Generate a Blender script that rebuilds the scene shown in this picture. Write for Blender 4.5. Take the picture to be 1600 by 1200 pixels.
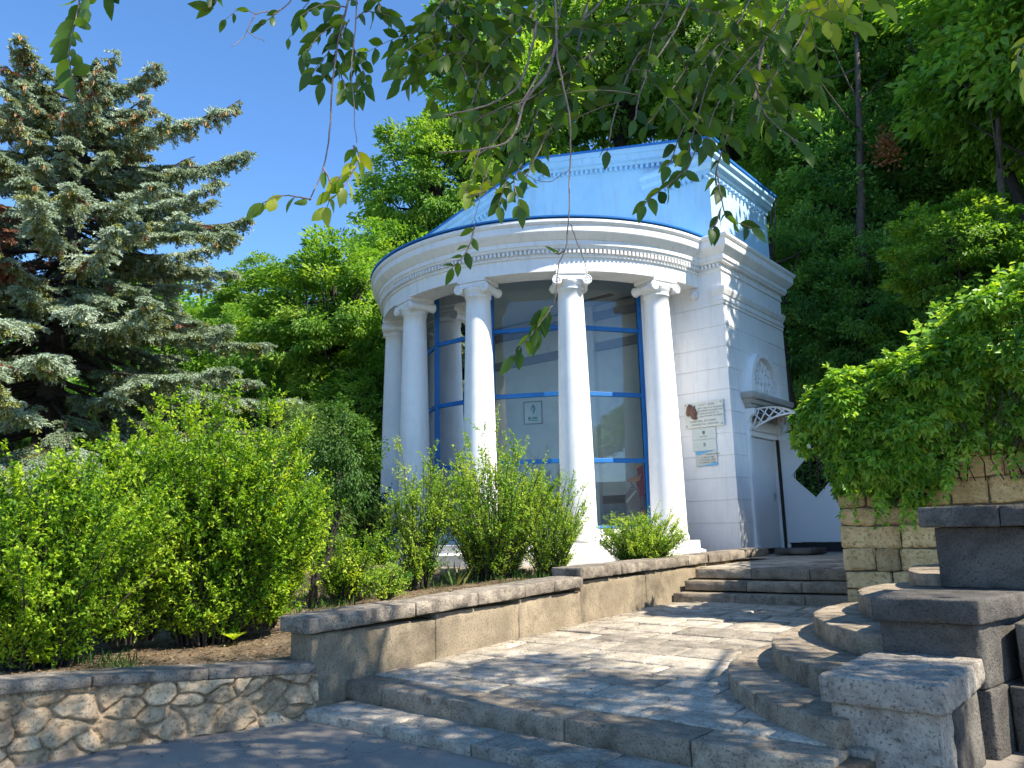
import bpy, math, random
import numpy as np
from math import sin, cos, pi, radians, atan2, sqrt, tan
from mathutils import Vector, Matrix

for o in list(bpy.data.objects): bpy.data.objects.remove(o, do_unlink=True)
SC = bpy.context.scene
COL = SC.collection

# ------------------------------------------------------------------ camera
F = 1205.0
PITCH, ROLL, YAW, EYE = radians(10.85), radians(-1.18), radians(40.2), 1.6
_fw = np.array([0, cos(PITCH), sin(PITCH)]); _u0 = np.array([0, -sin(PITCH), cos(PITCH)]); _r0 = np.array([1.0, 0, 0])
RT = cos(ROLL) * _r0 + sin(ROLL) * _u0
UPV = -sin(ROLL) * _r0 + cos(ROLL) * _u0
CAM = np.array([0, 0, EYE])
cd = bpy.data.cameras.new("camera"); cam = bpy.data.objects.new("camera", cd); COL.objects.link(cam)
cd.sensor_width = 36; cd.lens = F / 1600 * 36; cd.clip_start = 0.05; cd.clip_end = 2000
m = Matrix.Identity(4)
for i in range(3):
    m[i][0] = RT[i]; m[i][1] = UPV[i]; m[i][2] = -_fw[i]; m[i][3] = CAM[i]
cam.matrix_world = m
SC.camera = cam

# ------------------------------------------------------------------ sun, sky, exposure
XU = np.array([cos(YAW), -sin(YAW), 0]); YV = np.array([sin(YAW), cos(YAW), 0]); ZZ = np.array([0, 0, 1.0])
O0 = np.array([4.7255, 16.5, 0.0])            # front right corner of the pavilion; u runs along its front, v to its back
SUN_TH, SUN_EL = radians(101.0), radians(49.0)
sdir = (sin(SUN_TH) * XU - cos(SUN_TH) * YV) * cos(SUN_EL) + ZZ * sin(SUN_EL)
w = bpy.data.worlds.new("World"); SC.world = w; w.use_nodes = True
nt = w.node_tree; bg = nt.nodes['Background']
sky = nt.nodes.new('ShaderNodeTexSky'); sky.sky_type = 'NISHITA'; sky.sun_disc = False
sky.sun_elevation = SUN_EL; sky.sun_rotation = atan2(sdir[0], sdir[1])
sky.air_density = 1.0; sky.dust_density = 0.0; sky.ozone_density = 3.5; sky.altitude = 1800
hs = nt.nodes.new('ShaderNodeHueSaturation'); hs.inputs['Saturation'].default_value = 1.14
nt.links.new(sky.outputs[0], hs.inputs['Color']); nt.links.new(hs.outputs[0], bg.inputs[0]); bg.inputs[1].default_value = 0.15
sd = bpy.data.lights.new("sun", 'SUN'); sd.energy = 4.8; sd.angle = radians(0.53); sd.color = (1.0, 0.92, 0.78)
so = bpy.data.objects.new("sun", sd); COL.objects.link(so)
so.rotation_euler = Vector(-sdir).to_track_quat('-Z', 'Y').to_euler(); so.location = (20, -10, 30)
SC.view_settings.view_transform = 'Standard'; SC.view_settings.look = 'None'
SC.view_settings.exposure = 1.14; SC.view_settings.gamma = 1.0
SC.render.engine = 'CYCLES'
SC.cycles.max_bounces = 8; SC.cycles.transparent_max_bounces = 16; SC.cycles.diffuse_bounces = 4
SC.cycles.glossy_bounces = 3; SC.cycles.transmission_bounces = 4
SC.cycles.sample_clamp_indirect = 6.0
SC.cycles.use_denoising = True

# ------------------------------------------------------------------ helpers
RNG = np.random.default_rng(7)
def W(u, v, z): return O0 + XU * u + YV * v + ZZ * z
def pix(x, y, Y):
    "point in the world seen at photo pixel x,y at distance Y in front of the camera"
    d = _fw + RT * (x - 800) / F - UPV * (y - 600) / F
    return CAM + d * (Y / d[1])
def to_uv(P):
    P = np.asarray(P, float) - O0
    return np.stack([P @ XU, P @ YV, P @ ZZ], -1)

def _h(ix, iy, iz):
    n = (ix * 374761393 + iy * 668265263 + iz * 2147483647 * 3 + 1013904223) & 0xffffffff
    n = (n ^ (n >> 13)) * 1274126177 & 0xffffffff
    n = (n ^ (n >> 16)) & 0xffff
    return n / 65535.0
def vnoise(P):
    P = np.asarray(P, float); I = np.floor(P).astype(np.int64); f = P - I; f = f * f * (3 - 2 * f)
    r = 0
    for dx in (0, 1):
        for dy in (0, 1):
            for dz in (0, 1):
                wgt = (f[:, 0] if dx else 1 - f[:, 0]) * (f[:, 1] if dy else 1 - f[:, 1]) * (f[:, 2] if dz else 1 - f[:, 2])
                r = r + wgt * _h(I[:, 0] + dx, I[:, 1] + dy, I[:, 2] + dz)
    return r * 2 - 1
def fbm(P, o=3):
    r = 0; a = 1; s = 0
    P = np.asarray(P, float)
    for i in range(o):
        r = r + a * vnoise(P + 17.3 * i); s += a; a *= .5; P = P * 2.03
    return r / s

ORIG = {}
def props(o, label=None, cat=None, group=None, kind=None):
    if label: o['label'] = label
    if cat: o['category'] = cat
    if group: o['group'] = group
    if kind: o['kind'] = kind
    return o
def thing(name, label, cat, at=(0, 0, 0), group=None, frame='uv'):
    "an Empty at the thing's base; at is u,v,z for frame uv, x,y,z for frame w"
    o = bpy.data.objects.new(name, None); COL.objects.link(o); o.empty_display_size = .2
    if frame == 'uv': o.location = W(*at); o.rotation_euler = (0, 0, -YAW)
    else: o.location = at
    ORIG[o.name] = (frame, np.array(at, float))
    return props(o, label, cat, group)

class MB:
    def __init__(s): s.V = []; s.Fc = []; s.T = []; s.n = 0; s.sm = []; s.cuts = []
    def cut(s): s.cuts.append((len(s.V), len(s.Fc), s.n))
    def add(s, V, Fc, tone=.5, smooth=False):
        V = np.asarray(V, float); k = s.n
        s.V.append(V); s.n += len(V)
        for f in Fc: s.Fc.append([i + k for i in f])
        s.T += [tone] * len(Fc); s.sm += [smooth] * len(Fc)
    def box(s, a, b, tone=.5):
        (x0, y0, z0), (x1, y1, z1) = a, b
        x0, x1 = min(x0, x1), max(x0, x1); y0, y1 = min(y0, y1), max(y0, y1); z0, z1 = min(z0, z1), max(z0, z1)
        V = [(x0, y0, z0), (x1, y0, z0), (x1, y1, z0), (x0, y1, z0), (x0, y0, z1), (x1, y0, z1), (x1, y1, z1), (x0, y1, z1)]
        s.add(V, [(0, 3, 2, 1), (4, 5, 6, 7), (0, 1, 5, 4), (1, 2, 6, 5), (2, 3, 7, 6), (3, 0, 4, 7)], tone)
    def obox(s, p, ax, ay, az, tone=.5):
        p, ax, ay, az = map(lambda t: np.asarray(t, float), (p, ax, ay, az))
        V = [p - ax - ay - az, p + ax - ay - az, p + ax + ay - az, p - ax + ay - az, p - ax - ay + az, p + ax - ay + az, p + ax + ay + az, p - ax + ay + az]
        s.add(V, [(0, 3, 2, 1), (4, 5, 6, 7), (0, 1, 5, 4), (1, 2, 6, 5), (2, 3, 7, 6), (3, 0, 4, 7)], tone)
    def bar(s, a, b, w_, h_, tone=.5, up=(0, 0, 1)):
        a = np.asarray(a, float); b = np.asarray(b, float); d = b - a; L = np.linalg.norm(d); d /= L
        x = np.cross(d, up); x /= (np.linalg.norm(x) or 1); y = np.cross(x, d)
        s.obox((a + b) / 2, d * L / 2, x * w_ / 2, y * h_ / 2, tone)
    def prism(s, poly, axis, a, b, tone=.5):
        "poly is a list of 2-D points in the other two axes, extruded along axis from a to b"
        n = len(poly); V = []
        for t in (a, b):
            for p in poly:
                q = [p[0], p[1]]; q.insert(axis, t); V.append(q)
        Fc = [tuple(range(n)), tuple(range(2 * n - 1, n - 1, -1))] + [(i, n + i, n + (i + 1) % n, (i + 1) % n) for i in range(n)]
        s.add(V, Fc, tone)
    def tube(s, pts, rad, n=6, tone=.5, cap=True):
        pts = [np.asarray(p, float) for p in pts]
        if not hasattr(rad, '__len__'): rad = [rad] * len(pts)
        V = []; ref = np.array([.13, .27, .95])
        for i, p in enumerate(pts):
            d = pts[min(i + 1, len(pts) - 1)] - pts[max(i - 1, 0)]; d = d / (np.linalg.norm(d) or 1)
            x = np.cross(d, ref)
            if np.linalg.norm(x) < .1: x = np.cross(d, [1, 0, 0])
            x /= np.linalg.norm(x); y = np.cross(d, x)
            for k in range(n):
                a = 2 * pi * k / n; V.append(p + (x * cos(a) + y * sin(a)) * rad[i])
        Fc = []
        for i in range(len(pts) - 1):
            for k in range(n):
                k2 = (k + 1) % n; Fc.append((i * n + k, i * n + k2, (i + 1) * n + k2, (i + 1) * n + k))
        if cap: Fc += [tuple(range(n - 1, -1, -1)), tuple((len(pts) - 1) * n + k for k in range(n))]
        s.add(V, Fc, tone, True)
    def lathe(s, prof, c, n=32, a0=0, a1=2 * pi, tone=.5, smooth=True):
        "prof list of (r,z) turned round (c0,c1); angle t=0 points to -v, pi/2 to +u"
        full = abs(a1 - a0 - 2 * pi) < 1e-6; m_ = n if full else n + 1; V = []
        for i in range(m_):
            t = a0 + (a1 - a0) * i / n
            for r, z in prof: V.append((c[0] + r * sin(t), c[1] - r * cos(t), z))
        k = len(prof); Fc = []
        for i in range(n):
            j = (i + 1) % m_
            for q in range(k - 1): Fc.append((i * k + q, j * k + q, j * k + q + 1, i * k + q + 1))
        s.add(V, Fc, tone, smooth)
    def rough(s, a, b, r=.02, amp=.006, cell=.07, freq=9., fn=None, tone=.5, seed=0.):
        "a worn stone block: rounded edges, faces pitted by noise"
        a = np.array(a, float); b = np.array(b, float); L = b - a; ax = []
        r = min(r, L.min() * .45)
        for i in range(3):
            n = max(1, int(round((L[i] - 2 * r) / cell)))
            ax.append(np.concatenate([[0, r * .3], np.linspace(r, L[i] - r, n + 1), [L[i] - r * .3, L[i]]]))
        idx = {}; V = []; Fc = []
        def vid(i, j, k):
            t = (i, j, k)
            if t not in idx: idx[t] = len(V); V.append((ax[0][i], ax[1][j], ax[2][k]))
            return idx[t]
        N = [len(t) - 1 for t in ax]
        for d in range(3):
            e, f = (d + 1) % 3, (d + 2) % 3
            for side in (0, N[d]):
                for i in range(N[e]):
                    for j in range(N[f]):
                        q = []
                        for (ii, jj) in ((i, j), (i + 1, j), (i + 1, j + 1), (i, j + 1)):
                            t = [0, 0, 0]; t[d] = side; t[e] = ii; t[f] = jj; q.append(vid(*t))
                        Fc.append(q if side else q[::-1])
        V = np.array(V); Q = np.clip(V, r, L - r); D = V - Q; nn = np.linalg.norm(D, axis=1, keepdims=True); D = D / np.maximum(nn, 1e-9)
        P = Q + D * r
        nz = fbm((P + a) * freq + seed, 3)[:, None]; n2 = fbm((P + a) * freq * .25 + seed + 9, 2)[:, None]
        edge = (np.sum(np.abs(D) > .25, axis=1) > 1)[:, None]
        P = P + D * (nz * amp + n2 * amp * .8 - edge * np.maximum(0, fbm((P + a) * 14 + seed + 31, 2)[:, None]) * amp * 3) + a
        if fn is not None: P = fn(P)
        s.add(P, Fc, tone, True)
    def build(s, name, mat, parent=None, bevel=0, **kw):
        if s.cuts:
            c = [(0, 0, 0)] + [q for q in s.cuts if q[2] < s.n and q[2] > 0] + [(len(s.V), len(s.Fc), s.n)]; out = None
            for a, b in zip(c[:-1], c[1:]):
                q = MB(); q.V = s.V[a[0]:b[0]]; q.n = b[2] - a[2]; q.Fc = [[i - a[2] for i in f] for f in s.Fc[a[1]:b[1]]]; q.T = s.T[a[1]:b[1]]; q.sm = s.sm[a[1]:b[1]]
                o_ = q.build(name, mat, parent, bevel, **kw); out = out or o_
            return out
        V = np.concatenate(s.V) if s.V else np.zeros((0, 3))
        loc = None
        if parent is not None:
            r = parent
            while r.parent: r = r.parent
            fr, o = ORIG[r.name]
            V = V - o
        else:
            fr = kw.pop('frame', 'uv')
            o = np.array([(V[:, 0].min() + V[:, 0].max()) / 2, (V[:, 1].min() + V[:, 1].max()) / 2, V[:, 2].min()]); V = V - o
            loc = W(*o) if fr == 'uv' else o
        kw.pop('frame', None)
        me = bpy.data.meshes.new(name); me.from_pydata(V.tolist(), [], s.Fc)
        me.materials.append(mat)
        at = me.attributes.new('tone', 'FLOAT', 'FACE'); at.data.foreach_set('value', s.T)
        me.polygons.foreach_set('use_smooth', s.sm)
        me.update()
        ob = bpy.data.objects.new(name, me); COL.objects.link(ob)
        if parent is not None: ob.parent = parent
        else:
            ob.location = loc
            if fr == 'uv': ob.rotation_euler = (0, 0, -YAW)
            ORIG[ob.name] = (fr, o)
        if bevel:
            b = ob.modifiers.new('b', 'BEVEL'); b.width = bevel; b.segments = 2; b.limit_method = 'ANGLE'; b.angle_limit = radians(40)
        props(ob, kw.get('label'), kw.get('cat'), kw.get('group'), kw.get('kind'))
        return ob

def fast_mesh(name, V, faces4=None, tone=None, mat=None, tri=None):
    me = bpy.data.meshes.new(name); V = np.asarray(V, np.float32)
    fl = faces4 if faces4 is not None else tri; k = fl.shape[1]; n = len(fl)
    me.vertices.add(len(V)); me.vertices.foreach_set('co', V.ravel())
    me.loops.add(n * k); me.loops.foreach_set('vertex_index', fl.ravel().astype(np.int32))
    me.polygons.add(n); me.polygons.foreach_set('loop_start', np.arange(0, n * k, k, dtype=np.int32))
    try: me.polygons.foreach_set('loop_total', np.full(n, k, np.int32))
    except Exception: pass
    me.update(calc_edges=True)
    if tone is not None:
        at = me.attributes.new('tone', 'FLOAT', 'FACE'); at.data.foreach_set('value', np.asarray(tone, np.float32))
    if mat: me.materials.append(mat)
    return me
def norm(A): return A / np.maximum(np.linalg.norm(A, axis=-1, keepdims=True), 1e-9)
def leaf_data(P, D, N, L, Wd, fold=.25, curl=.15, form=4):
    "leaves: base points P, directions D, rough normals N, lengths L, widths Wd"
    n = len(P); D = norm(D); S = norm(np.cross(D, N)); N = np.cross(S, D)
    L = np.broadcast_to(L, (n,))[:, None]; Wd = np.broadcast_to(Wd, (n,))[:, None]
    if form == 4:
        r = P + D * L * .42 + S * Wd * .5 + N * Wd * fold; l = P + D * L * .42 - S * Wd * .5 + N * Wd * fold
        t = P + D * L - N * L * curl
        V = np.stack([P, r, t, l], 1).reshape(-1, 3); b = np.arange(n)[:, None] * 4
        Fc = np.concatenate([b + np.array([[0, 1, 2]]), b + np.array([[0, 2, 3]])], 1).reshape(-1, 3)
        return V, Fc, 2
    pr = [(0, 0), (.12, .28), (.3, .47), (.52, .48), (.74, .32), (1, 0)] if form == 10 else [(0, 0), (.28, .45), (.68, .38), (1, 0)]
    rows = []; k = len(pr)
    for (a, ww) in pr:
        c = P + D * L * a - N * L * curl * a * a * 1.2
        rows.append(c)
        if ww > 0: rows += [c + S * Wd * ww + N * Wd * fold * ww, c - S * Wd * ww + N * Wd * fold * ww]
    V = np.stack(rows, 1); m_ = V.shape[1]; V = V.reshape(-1, 3)
    f = []
    def c_(i): return 0 if i == 0 else 1 + (i - 1) * 3
    q = []
    for i in range(k - 1):
        a, b_ = c_(i), c_(i + 1)
        for sd_ in (1, 2):
            if i == 0: t = [a, b_ + sd_, b_, b_]
            elif i == k - 2: t = [a, a + sd_, b_, b_]
            else: t = [a, a + sd_, b_ + sd_, b_]
            t3 = [(t[0], t[1], t[2])] + ([(t[0], t[2], t[3])] if t[2] != t[3] else [])
            for x in t3: q.append(x if sd_ == 1 else x[::-1])
    Fc = (np.arange(n)[:, None, None] * m_ + np.array(q)[None]).reshape(-1, 3)
    return V, Fc, len(q)
def leaf_obj(name, P, D, N, L, Wd, mat, parent=None, tone=None, form=4, fold=.25, curl=.15, seed=1, origin=None, **kw):
    "positions in world axes; origin is subtracted"
    P = np.asarray(P, float)
    if origin is None:
        if parent is not None:
            r = parent
            while r.parent: r = r.parent
            origin = np.array(r.location)
        else: origin = np.array([P[:, 0].mean(), P[:, 1].mean(), P[:, 2].min()])
    V, Fc, k = leaf_data(P - origin, D, N, L, Wd, fold, curl, form)
    if parent is not None:
        r = parent
        while r.parent: r = r.parent
        if ORIG.get(r.name, ('w',))[0] == 'uv':
            V = np.stack([V @ XU, V @ YV, V[:, 2]], 1)
    rg = np.random.default_rng(seed)
    if tone is None: tone = rg.random(len(P))
    me = fast_mesh(name, V, tri=Fc, tone=np.repeat(tone, k), mat=mat)
    if form == 10: me.polygons.foreach_set('use_smooth', [True] * len(me.polygons))
    ob = bpy.data.objects.new(name, me); COL.objects.link(ob)
    if parent is not None: ob.parent = parent
    else: ob.location = origin; ORIG[ob.name] = ('w', origin)
    props(ob, kw.get('label'), kw.get('cat'), kw.get('group'), kw.get('kind'))
    return ob

# ------------------------------------------------------------------ materials
def newmat(name):
    m_ = bpy.data.materials.new(name); m_.use_nodes = True; n = m_.node_tree; b = n.nodes['Principled BSDF']
    return m_, n, b
def nd(n, t, **k):
    x = n.nodes.new(t)
    for a, v in k.items():
        if a.startswith('i_'): x.inputs[a[2:].replace('_', ' ')].default_value = v
        else: setattr(x, a, v)
    return x
def ramp(n, stops):
    r = n.nodes.new('ShaderNodeValToRGB'); e = r.color_ramp.elements
    while len(e) > 1: e.remove(e[-1])
    e[0].position = stops[0][0]; e[0].color = (*stops[0][1], 1)
    for p, c in stops[1:]:
        q = e.new(p); q.color = (*c, 1)
    return r
def noise(n, co, scale, detail=6, rough=.6):
    t = n.nodes.new('ShaderNodeTexNoise'); t.inputs['Scale'].default_value = scale; t.inputs['Detail'].default_value = detail
    t.inputs['Roughness'].default_value = rough; n.links.new(co, t.inputs['Vector']); return t
def mixc(n, fac, a, b, mode='MIX'):
    x = n.nodes.new('ShaderNodeMix'); x.data_type = 'RGBA'; x.blend_type = mode
    for sock, v in ((x.inputs[0], fac), (x.inputs[6], a), (x.inputs[7], b)):
        if isinstance(v, (int, float)): sock.default_value = v
        elif isinstance(v, tuple): sock.default_value = (*v, 1) if len(v) == 3 else v
        else: n.links.new(v, sock)
    return x.outputs[2]
def stone(name, c1, c2, dark, scale=3., speck=40., bump=.35, tonevar=.35, stain=.5, rough=.9, c3=None):
    m_, n, b = newmat(name); co = n.nodes.new('ShaderNodeTexCoord').outputs['Object']
    a = noise(n, co, scale, 8, .65); r = ramp(n, [(.3, c1), (.68, c2)]); n.links.new(a.outputs[0], r.inputs[0]); c = r.outputs[0]
    if c3:
        a3 = noise(n, co, scale * .35, 4, .6); r3 = ramp(n, [(.5, (0, 0, 0)), (.62, (1, 1, 1))]); n.links.new(a3.outputs[0], r3.inputs[0])
        c = mixc(n, r3.outputs[0], c, c3)
    s_ = noise(n, co, speck, 4, .7); rs = ramp(n, [(.36, (1, 1, 1)), (.47, (0, 0, 0))]); n.links.new(s_.outputs[0], rs.inputs[0])
    mm = n.nodes.new('ShaderNodeMath'); mm.operation = 'MULTIPLY'; mm.inputs[1].default_value = .75; n.links.new(rs.outputs[0], mm.inputs[0])
    c = mixc(n, mm.outputs[0], c, dark)
    st = noise(n, co, scale * .7, 10, .7); rt = ramp(n, [(.48, (0, 0, 0)), (.66, (1, 1, 1))]); n.links.new(st.outputs[0], rt.inputs[0])
    m2 = n.nodes.new('ShaderNodeMath'); m2.operation = 'MULTIPLY'; m2.inputs[1].default_value = stain; n.links.new(rt.outputs[0], m2.inputs[0])
    c = mixc(n, m2.outputs[0], c, dark)
    at = nd(n, 'ShaderNodeAttribute', attribute_name='tone'); rr = n.nodes.new('ShaderNodeMapRange')
    rr.inputs[3].default_value = 1 - tonevar; rr.inputs[4].default_value = 1 + tonevar; n.links.new(at.outputs['Fac'], rr.inputs[0])
    hv = n.nodes.new('ShaderNodeHueSaturation'); n.links.new(rr.outputs[0], hv.inputs['Value']); n.links.new(c, hv.inputs['Color'])
    n.links.new(hv.outputs[0], b.inputs['Base Color']); b.inputs['Roughness'].default_value = rough
    b.inputs['Specular IOR Level'].default_value = .25
    add = n.nodes.new('ShaderNodeMath'); add.operation = 'ADD'; n.links.new(a.outputs[0], add.inputs[0]); n.links.new(s_.outputs[0], add.inputs[1])
    bp = n.nodes.new('ShaderNodeBump'); bp.inputs['Strength'].default_value = bump; bp.inputs['Distance'].default_value = .02
    n.links.new(add.outputs[0], bp.inputs['Height']); n.links.new(bp.outputs[0], b.inputs['Normal'])
    return m_
def paint(name, c, c2, rough=.55, scale=1.5, bump=.08, dirt=None):
    m_, n, b = newmat(name); co = n.nodes.new('ShaderNodeTexCoord').outputs['Object']
    a = noise(n, co, scale, 8, .7); r = ramp(n, [(.35, c2), (.6, c)]); n.links.new(a.outputs[0], r.inputs[0]); cc = r.outputs[0]
    if dirt:
        mp = n.nodes.new('ShaderNodeMapping'); mp.inputs['Scale'].default_value = (6, 6, .8); n.links.new(co, mp.inputs[0])
        d = noise(n, mp.outputs[0], 1.2, 6, .7); rd = ramp(n, [(.5, (0, 0, 0)), (.75, (.75, .75, .75))]); n.links.new(d.outputs[0], rd.inputs[0])
        cc = mixc(n, rd.outputs[0], cc, dirt)
    if dirt:
        g = noise(n, co, 9, 8, .75); rg_ = ramp(n, [(.6, (0, 0, 0)), (.78, (.45, .45, .45))]); n.links.new(g.outputs[0], rg_.inputs[0]); cc = mixc(n, rg_.outputs[0], cc, tuple(q * .8 for q in dirt))
    n.links.new(cc, b.inputs['Base Color']); b.inputs['Roughness'].default_value = rough
    f_ = noise(n, co, 60, 5, .7); bp = n.nodes.new('ShaderNodeBump'); bp.inputs['Strength'].default_value = bump; bp.inputs['Distance'].default_value = .01
    n.links.new(f_.outputs[0], bp.inputs['Height']); n.links.new(bp.outputs[0], b.inputs['Normal'])
    return m_
def leafmat(name, stops, trans=.35, tcol=None, rough=.5, spec=.35, veins=False):
    m_, n, b = newmat(name); at = nd(n, 'ShaderNodeAttribute', attribute_name='tone')
    co = n.nodes.new('ShaderNodeTexCoord').outputs['Object']
    nz = noise(n, co, .9, 3, .6); ad = n.nodes.new('ShaderNodeMath'); ad.operation = 'MULTIPLY_ADD'; ad.inputs[1].default_value = .9; ad.inputs[2].default_value = -.45
    n.links.new(nz.outputs[0], ad.inputs[0]); a2 = n.nodes.new('ShaderNodeMath'); a2.operation = 'ADD'
    n.links.new(ad.outputs[0], a2.inputs[0]); n.links.new(at.outputs['Fac'], a2.inputs[1])
    r = ramp(n, stops); n.links.new(a2.outputs[0], r.inputs[0])
    n.links.new(r.outputs[0], b.inputs['Base Color']); b.inputs['Roughness'].default_value = rough; b.inputs['Specular IOR Level'].default_value = spec
    tr = n.nodes.new('ShaderNodeBsdfTranslucent')
    tc = mixc(n, 1.0, r.outputs[0], tcol or (1.6, 1.5, .5), 'MULTIPLY'); n.links.new(tc, tr.inputs[0])
    mx = n.nodes.new('ShaderNodeMixShader'); mx.inputs[0].default_value = trans
    n.links.new(b.outputs[0], mx.inputs[1]); n.links.new(tr.outputs[0], mx.inputs[2])
    n.links.new(mx.outputs[0], n.nodes['Material Output'].inputs[0])
    return m_

M = {}
M['white'] = paint('white_plaster', (.84, .83, .82), (.77, .77, .77), .6, 1.3, .12, (.62, .6, .56))
M['white_c'] = paint('white_column', (.86, .85, .84), (.78, .78, .775), .6, 1.6, .14, (.66, .65, .61))
M['lblue'] = paint('light_blue_paint', (.44, .67, .86), (.37, .61, .82), .5, 1.0, .06, (.40, .50, .58))
M['dblue'] = paint('dark_blue_paint', (.003, .12, .38), (.004, .15, .46), .6, 2, .03)
M['bblue'] = paint('bright_blue_paint', (.008, .15, .48), (.008, .18, .54), .5)
M['door'] = paint('white_sheet', (.74, .76, .78), (.70, .72, .75), .45, 1., .02)
M['lattice'] = paint('white_lattice', (.75, .75, .75), (.65, .65, .65), .5)
M['grey_in'] = paint('interior_plaster', (.80, .78, .70), (.70, .68, .61), .8, 2.2)
M['ceil_in'] = paint('interior_ceiling', (.88, .87, .82), (.82, .81, .76), .8)
M['dark'] = paint('dark_metal', (.03, .03, .035), (.05, .05, .055), .5)
M['beam'] = paint('grey_beam', (.24, .24, .25), (.19, .19, .20), .7)
M['marble'] = paint('marble_plaque', (.66, .67, .62), (.58, .6, .55), .35, 6, .03)
M['silver'] = paint('silver_plaque', (.6, .66, .63), (.52, .58, .55), .3, 3, .02)
M['bronze'] = paint('bronze_relief', (.16, .075, .05), (.10, .05, .035), .45, 9, .1)
M['print'] = paint('grey_lettering', (.10, .14, .13), (.16, .2, .19), .6)
M['pblue'] = paint('poster_blue', (.12, .38, .66), (.16, .46, .7), .5)
M['paper'] = paint('paper', (.62, .62, .56), (.55, .56, .5), .7)
M['pgreen'] = paint('emblem_green', (.02, .14, .07), (.03, .18, .1), .6)
M['magenta'] = paint('poster_dress', (.42, .05, .12), (.32, .03, .09), .5)
M['skin'] = paint('poster_skin', (.62, .3, .17), (.55, .26, .15), .5)
M['bag'] = paint('poster_bag', (.12, .11, .14), (.2, .19, .22), .4)
M['frame'] = paint('brass_frame', (.2, .15, .07), (.14, .10, .05), .5)
M['seam'] = paint('black_seam', (.015, .015, .015), (.02, .02, .02), .7)
M['iron'] = paint('weathered_iron', (.46, .44, .40), (.32, .30, .27), .6)
M['slab'] = stone('paving_limestone', (.30, .26, .205), (.56, .495, .395), (.10, .085, .065), 5., 42, .8, .28, .6)
M['step'] = stone('step_limestone', (.24, .195, .145), (.43, .355, .26), (.07, .056, .042), 6, 55, .9, .22, .65)
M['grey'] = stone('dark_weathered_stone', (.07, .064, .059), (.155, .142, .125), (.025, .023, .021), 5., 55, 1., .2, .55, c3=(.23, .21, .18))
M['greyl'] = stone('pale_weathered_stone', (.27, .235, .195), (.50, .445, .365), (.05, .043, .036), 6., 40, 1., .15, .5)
M['cop'] = stone('coping_stone', (.16, .135, .11), (.38, .325, .255), (.045, .038, .032), 7., 50, 1., .28, .65)
M['tan'] = stone('shell_limestone', (.58, .37, .16), (.88, .64, .33), (.22, .12, .05), 5., 26, 1., .28, .3)
M['mortar'] = stone('mortar', (.11, .085, .06), (.18, .145, .10), (.05, .04, .03), 6, 30, .4, .1, .4)
M['render'] = stone('parapet_render', (.18, .145, .10), (.38, .31, .215), (.065, .053, .038), 1.6, 50, .4, .1, .75)
M['bark'] = stone('bark', (.07, .055, .045), (.14, .115, .09), (.03, .025, .02), 9, 30, .9, .2, .4)
M['dbark'] = stone('dark_bark', (.035, .03, .027), (.07, .06, .05), (.015, .013, .012), 9, 30, .9, .2, .4)
M['twig'] = stone('twig_bark', (.16, .12, .11), (.28, .23, .2), (.08, .06, .05), 20, 60, .5, .2, .4)
M['soil'] = stone('soil', (.10, .07, .045), (.22, .165, .11), (.04, .03, .02), 3, 18, 1., .1, .5)
M['wood_soil'] = stone('forest_floor', (.03, .035, .015), (.06, .06, .03), (.015, .015, .01), 1, 6, 1., .1, .5)

def rubble_mat():
    m_ = stone('rubble_stone', (.38, .27, .165), (.66, .50, .32), (.15, .105, .065), 7., 34, .9, .32, .35, c3=(.36, .26, .17))
    return m_
M['rubble'] = rubble_mat()
def asphalt():
    m_, n, b = newmat('asphalt'); co = n.nodes.new('ShaderNodeTexCoord').outputs['Object']
    a = noise(n, co, 220, 3, .7); r = ramp(n, [(.35, (.125, .11, .095)), (.62, (.34, .30, .255))]); n.links.new(a.outputs[0], r.inputs[0])
    l = noise(n, co, 1.2, 6, .6); rl = ramp(n, [(.3, (.85, .85, .85)), (.7, (1.25, 1.2, 1.12))]); n.links.new(l.outputs[0], rl.inputs[0])
    c = mixc(n, 1.0, r.outputs[0], rl.outputs[0], 'MULTIPLY')
    v = n.nodes.new('ShaderNodeTexVoronoi'); v.feature = 'DISTANCE_TO_EDGE'; v.inputs['Scale'].default_value = .9
    dn = noise(n, co, 3, 5, .7); av = n.nodes.new('ShaderNodeVectorMath'); av.operation = 'MULTIPLY_ADD'; av.inputs[1].default_value = (.5, .5, .5)
    n.links.new(dn.outputs['Color'], av.inputs[0]); n.links.new(co, av.inputs[2]); n.links.new(av.outputs[0], v.inputs['Vector'])
    rv = ramp(n, [(.0, (1, 1, 1)), (.006, (0, 0, 0))]); n.links.new(v.outputs['Distance'], rv.inputs[0])
    c = mixc(n, rv.outputs[0], c, (.03, .03, .03))
    n.links.new(c, b.inputs['Base Color']); b.inputs['Roughness'].default_value = .85
    bp = n.nodes.new('ShaderNodeBump'); bp.inputs['Strength'].default_value = .6; bp.inputs['Distance'].default_value = .006
    n.links.new(a.outputs[0], bp.inputs['Height']); n.links.new(bp.outputs[0], b.inputs['Normal'])
    return m_
M['asphalt'] = asphalt()
def glassmat(name, refl_rough=.0, tint=(.93, .96, .97)):
    m_, n, b = newmat(name); n.nodes.remove(b)
    t = n.nodes.new('ShaderNodeBsdfTransparent'); t.inputs[0].default_value = (*tint, 1)
    g = n.nodes.new('ShaderNodeBsdfGlossy'); g.inputs['Roughness'].default_value = refl_rough
    fr = n.nodes.new('ShaderNodeFresnel'); fr.inputs[0].default_value = 1.5
    mx = n.nodes.new('ShaderNodeMixShader'); n.links.new(fr.outputs[0], mx.inputs[0]); n.links.new(t.outputs[0], mx.inputs[1]); n.links.new(g.outputs[0], mx.inputs[2])
    n.links.new(mx.outputs[0], n.nodes['Material Output'].inputs[0])
    return m_
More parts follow.
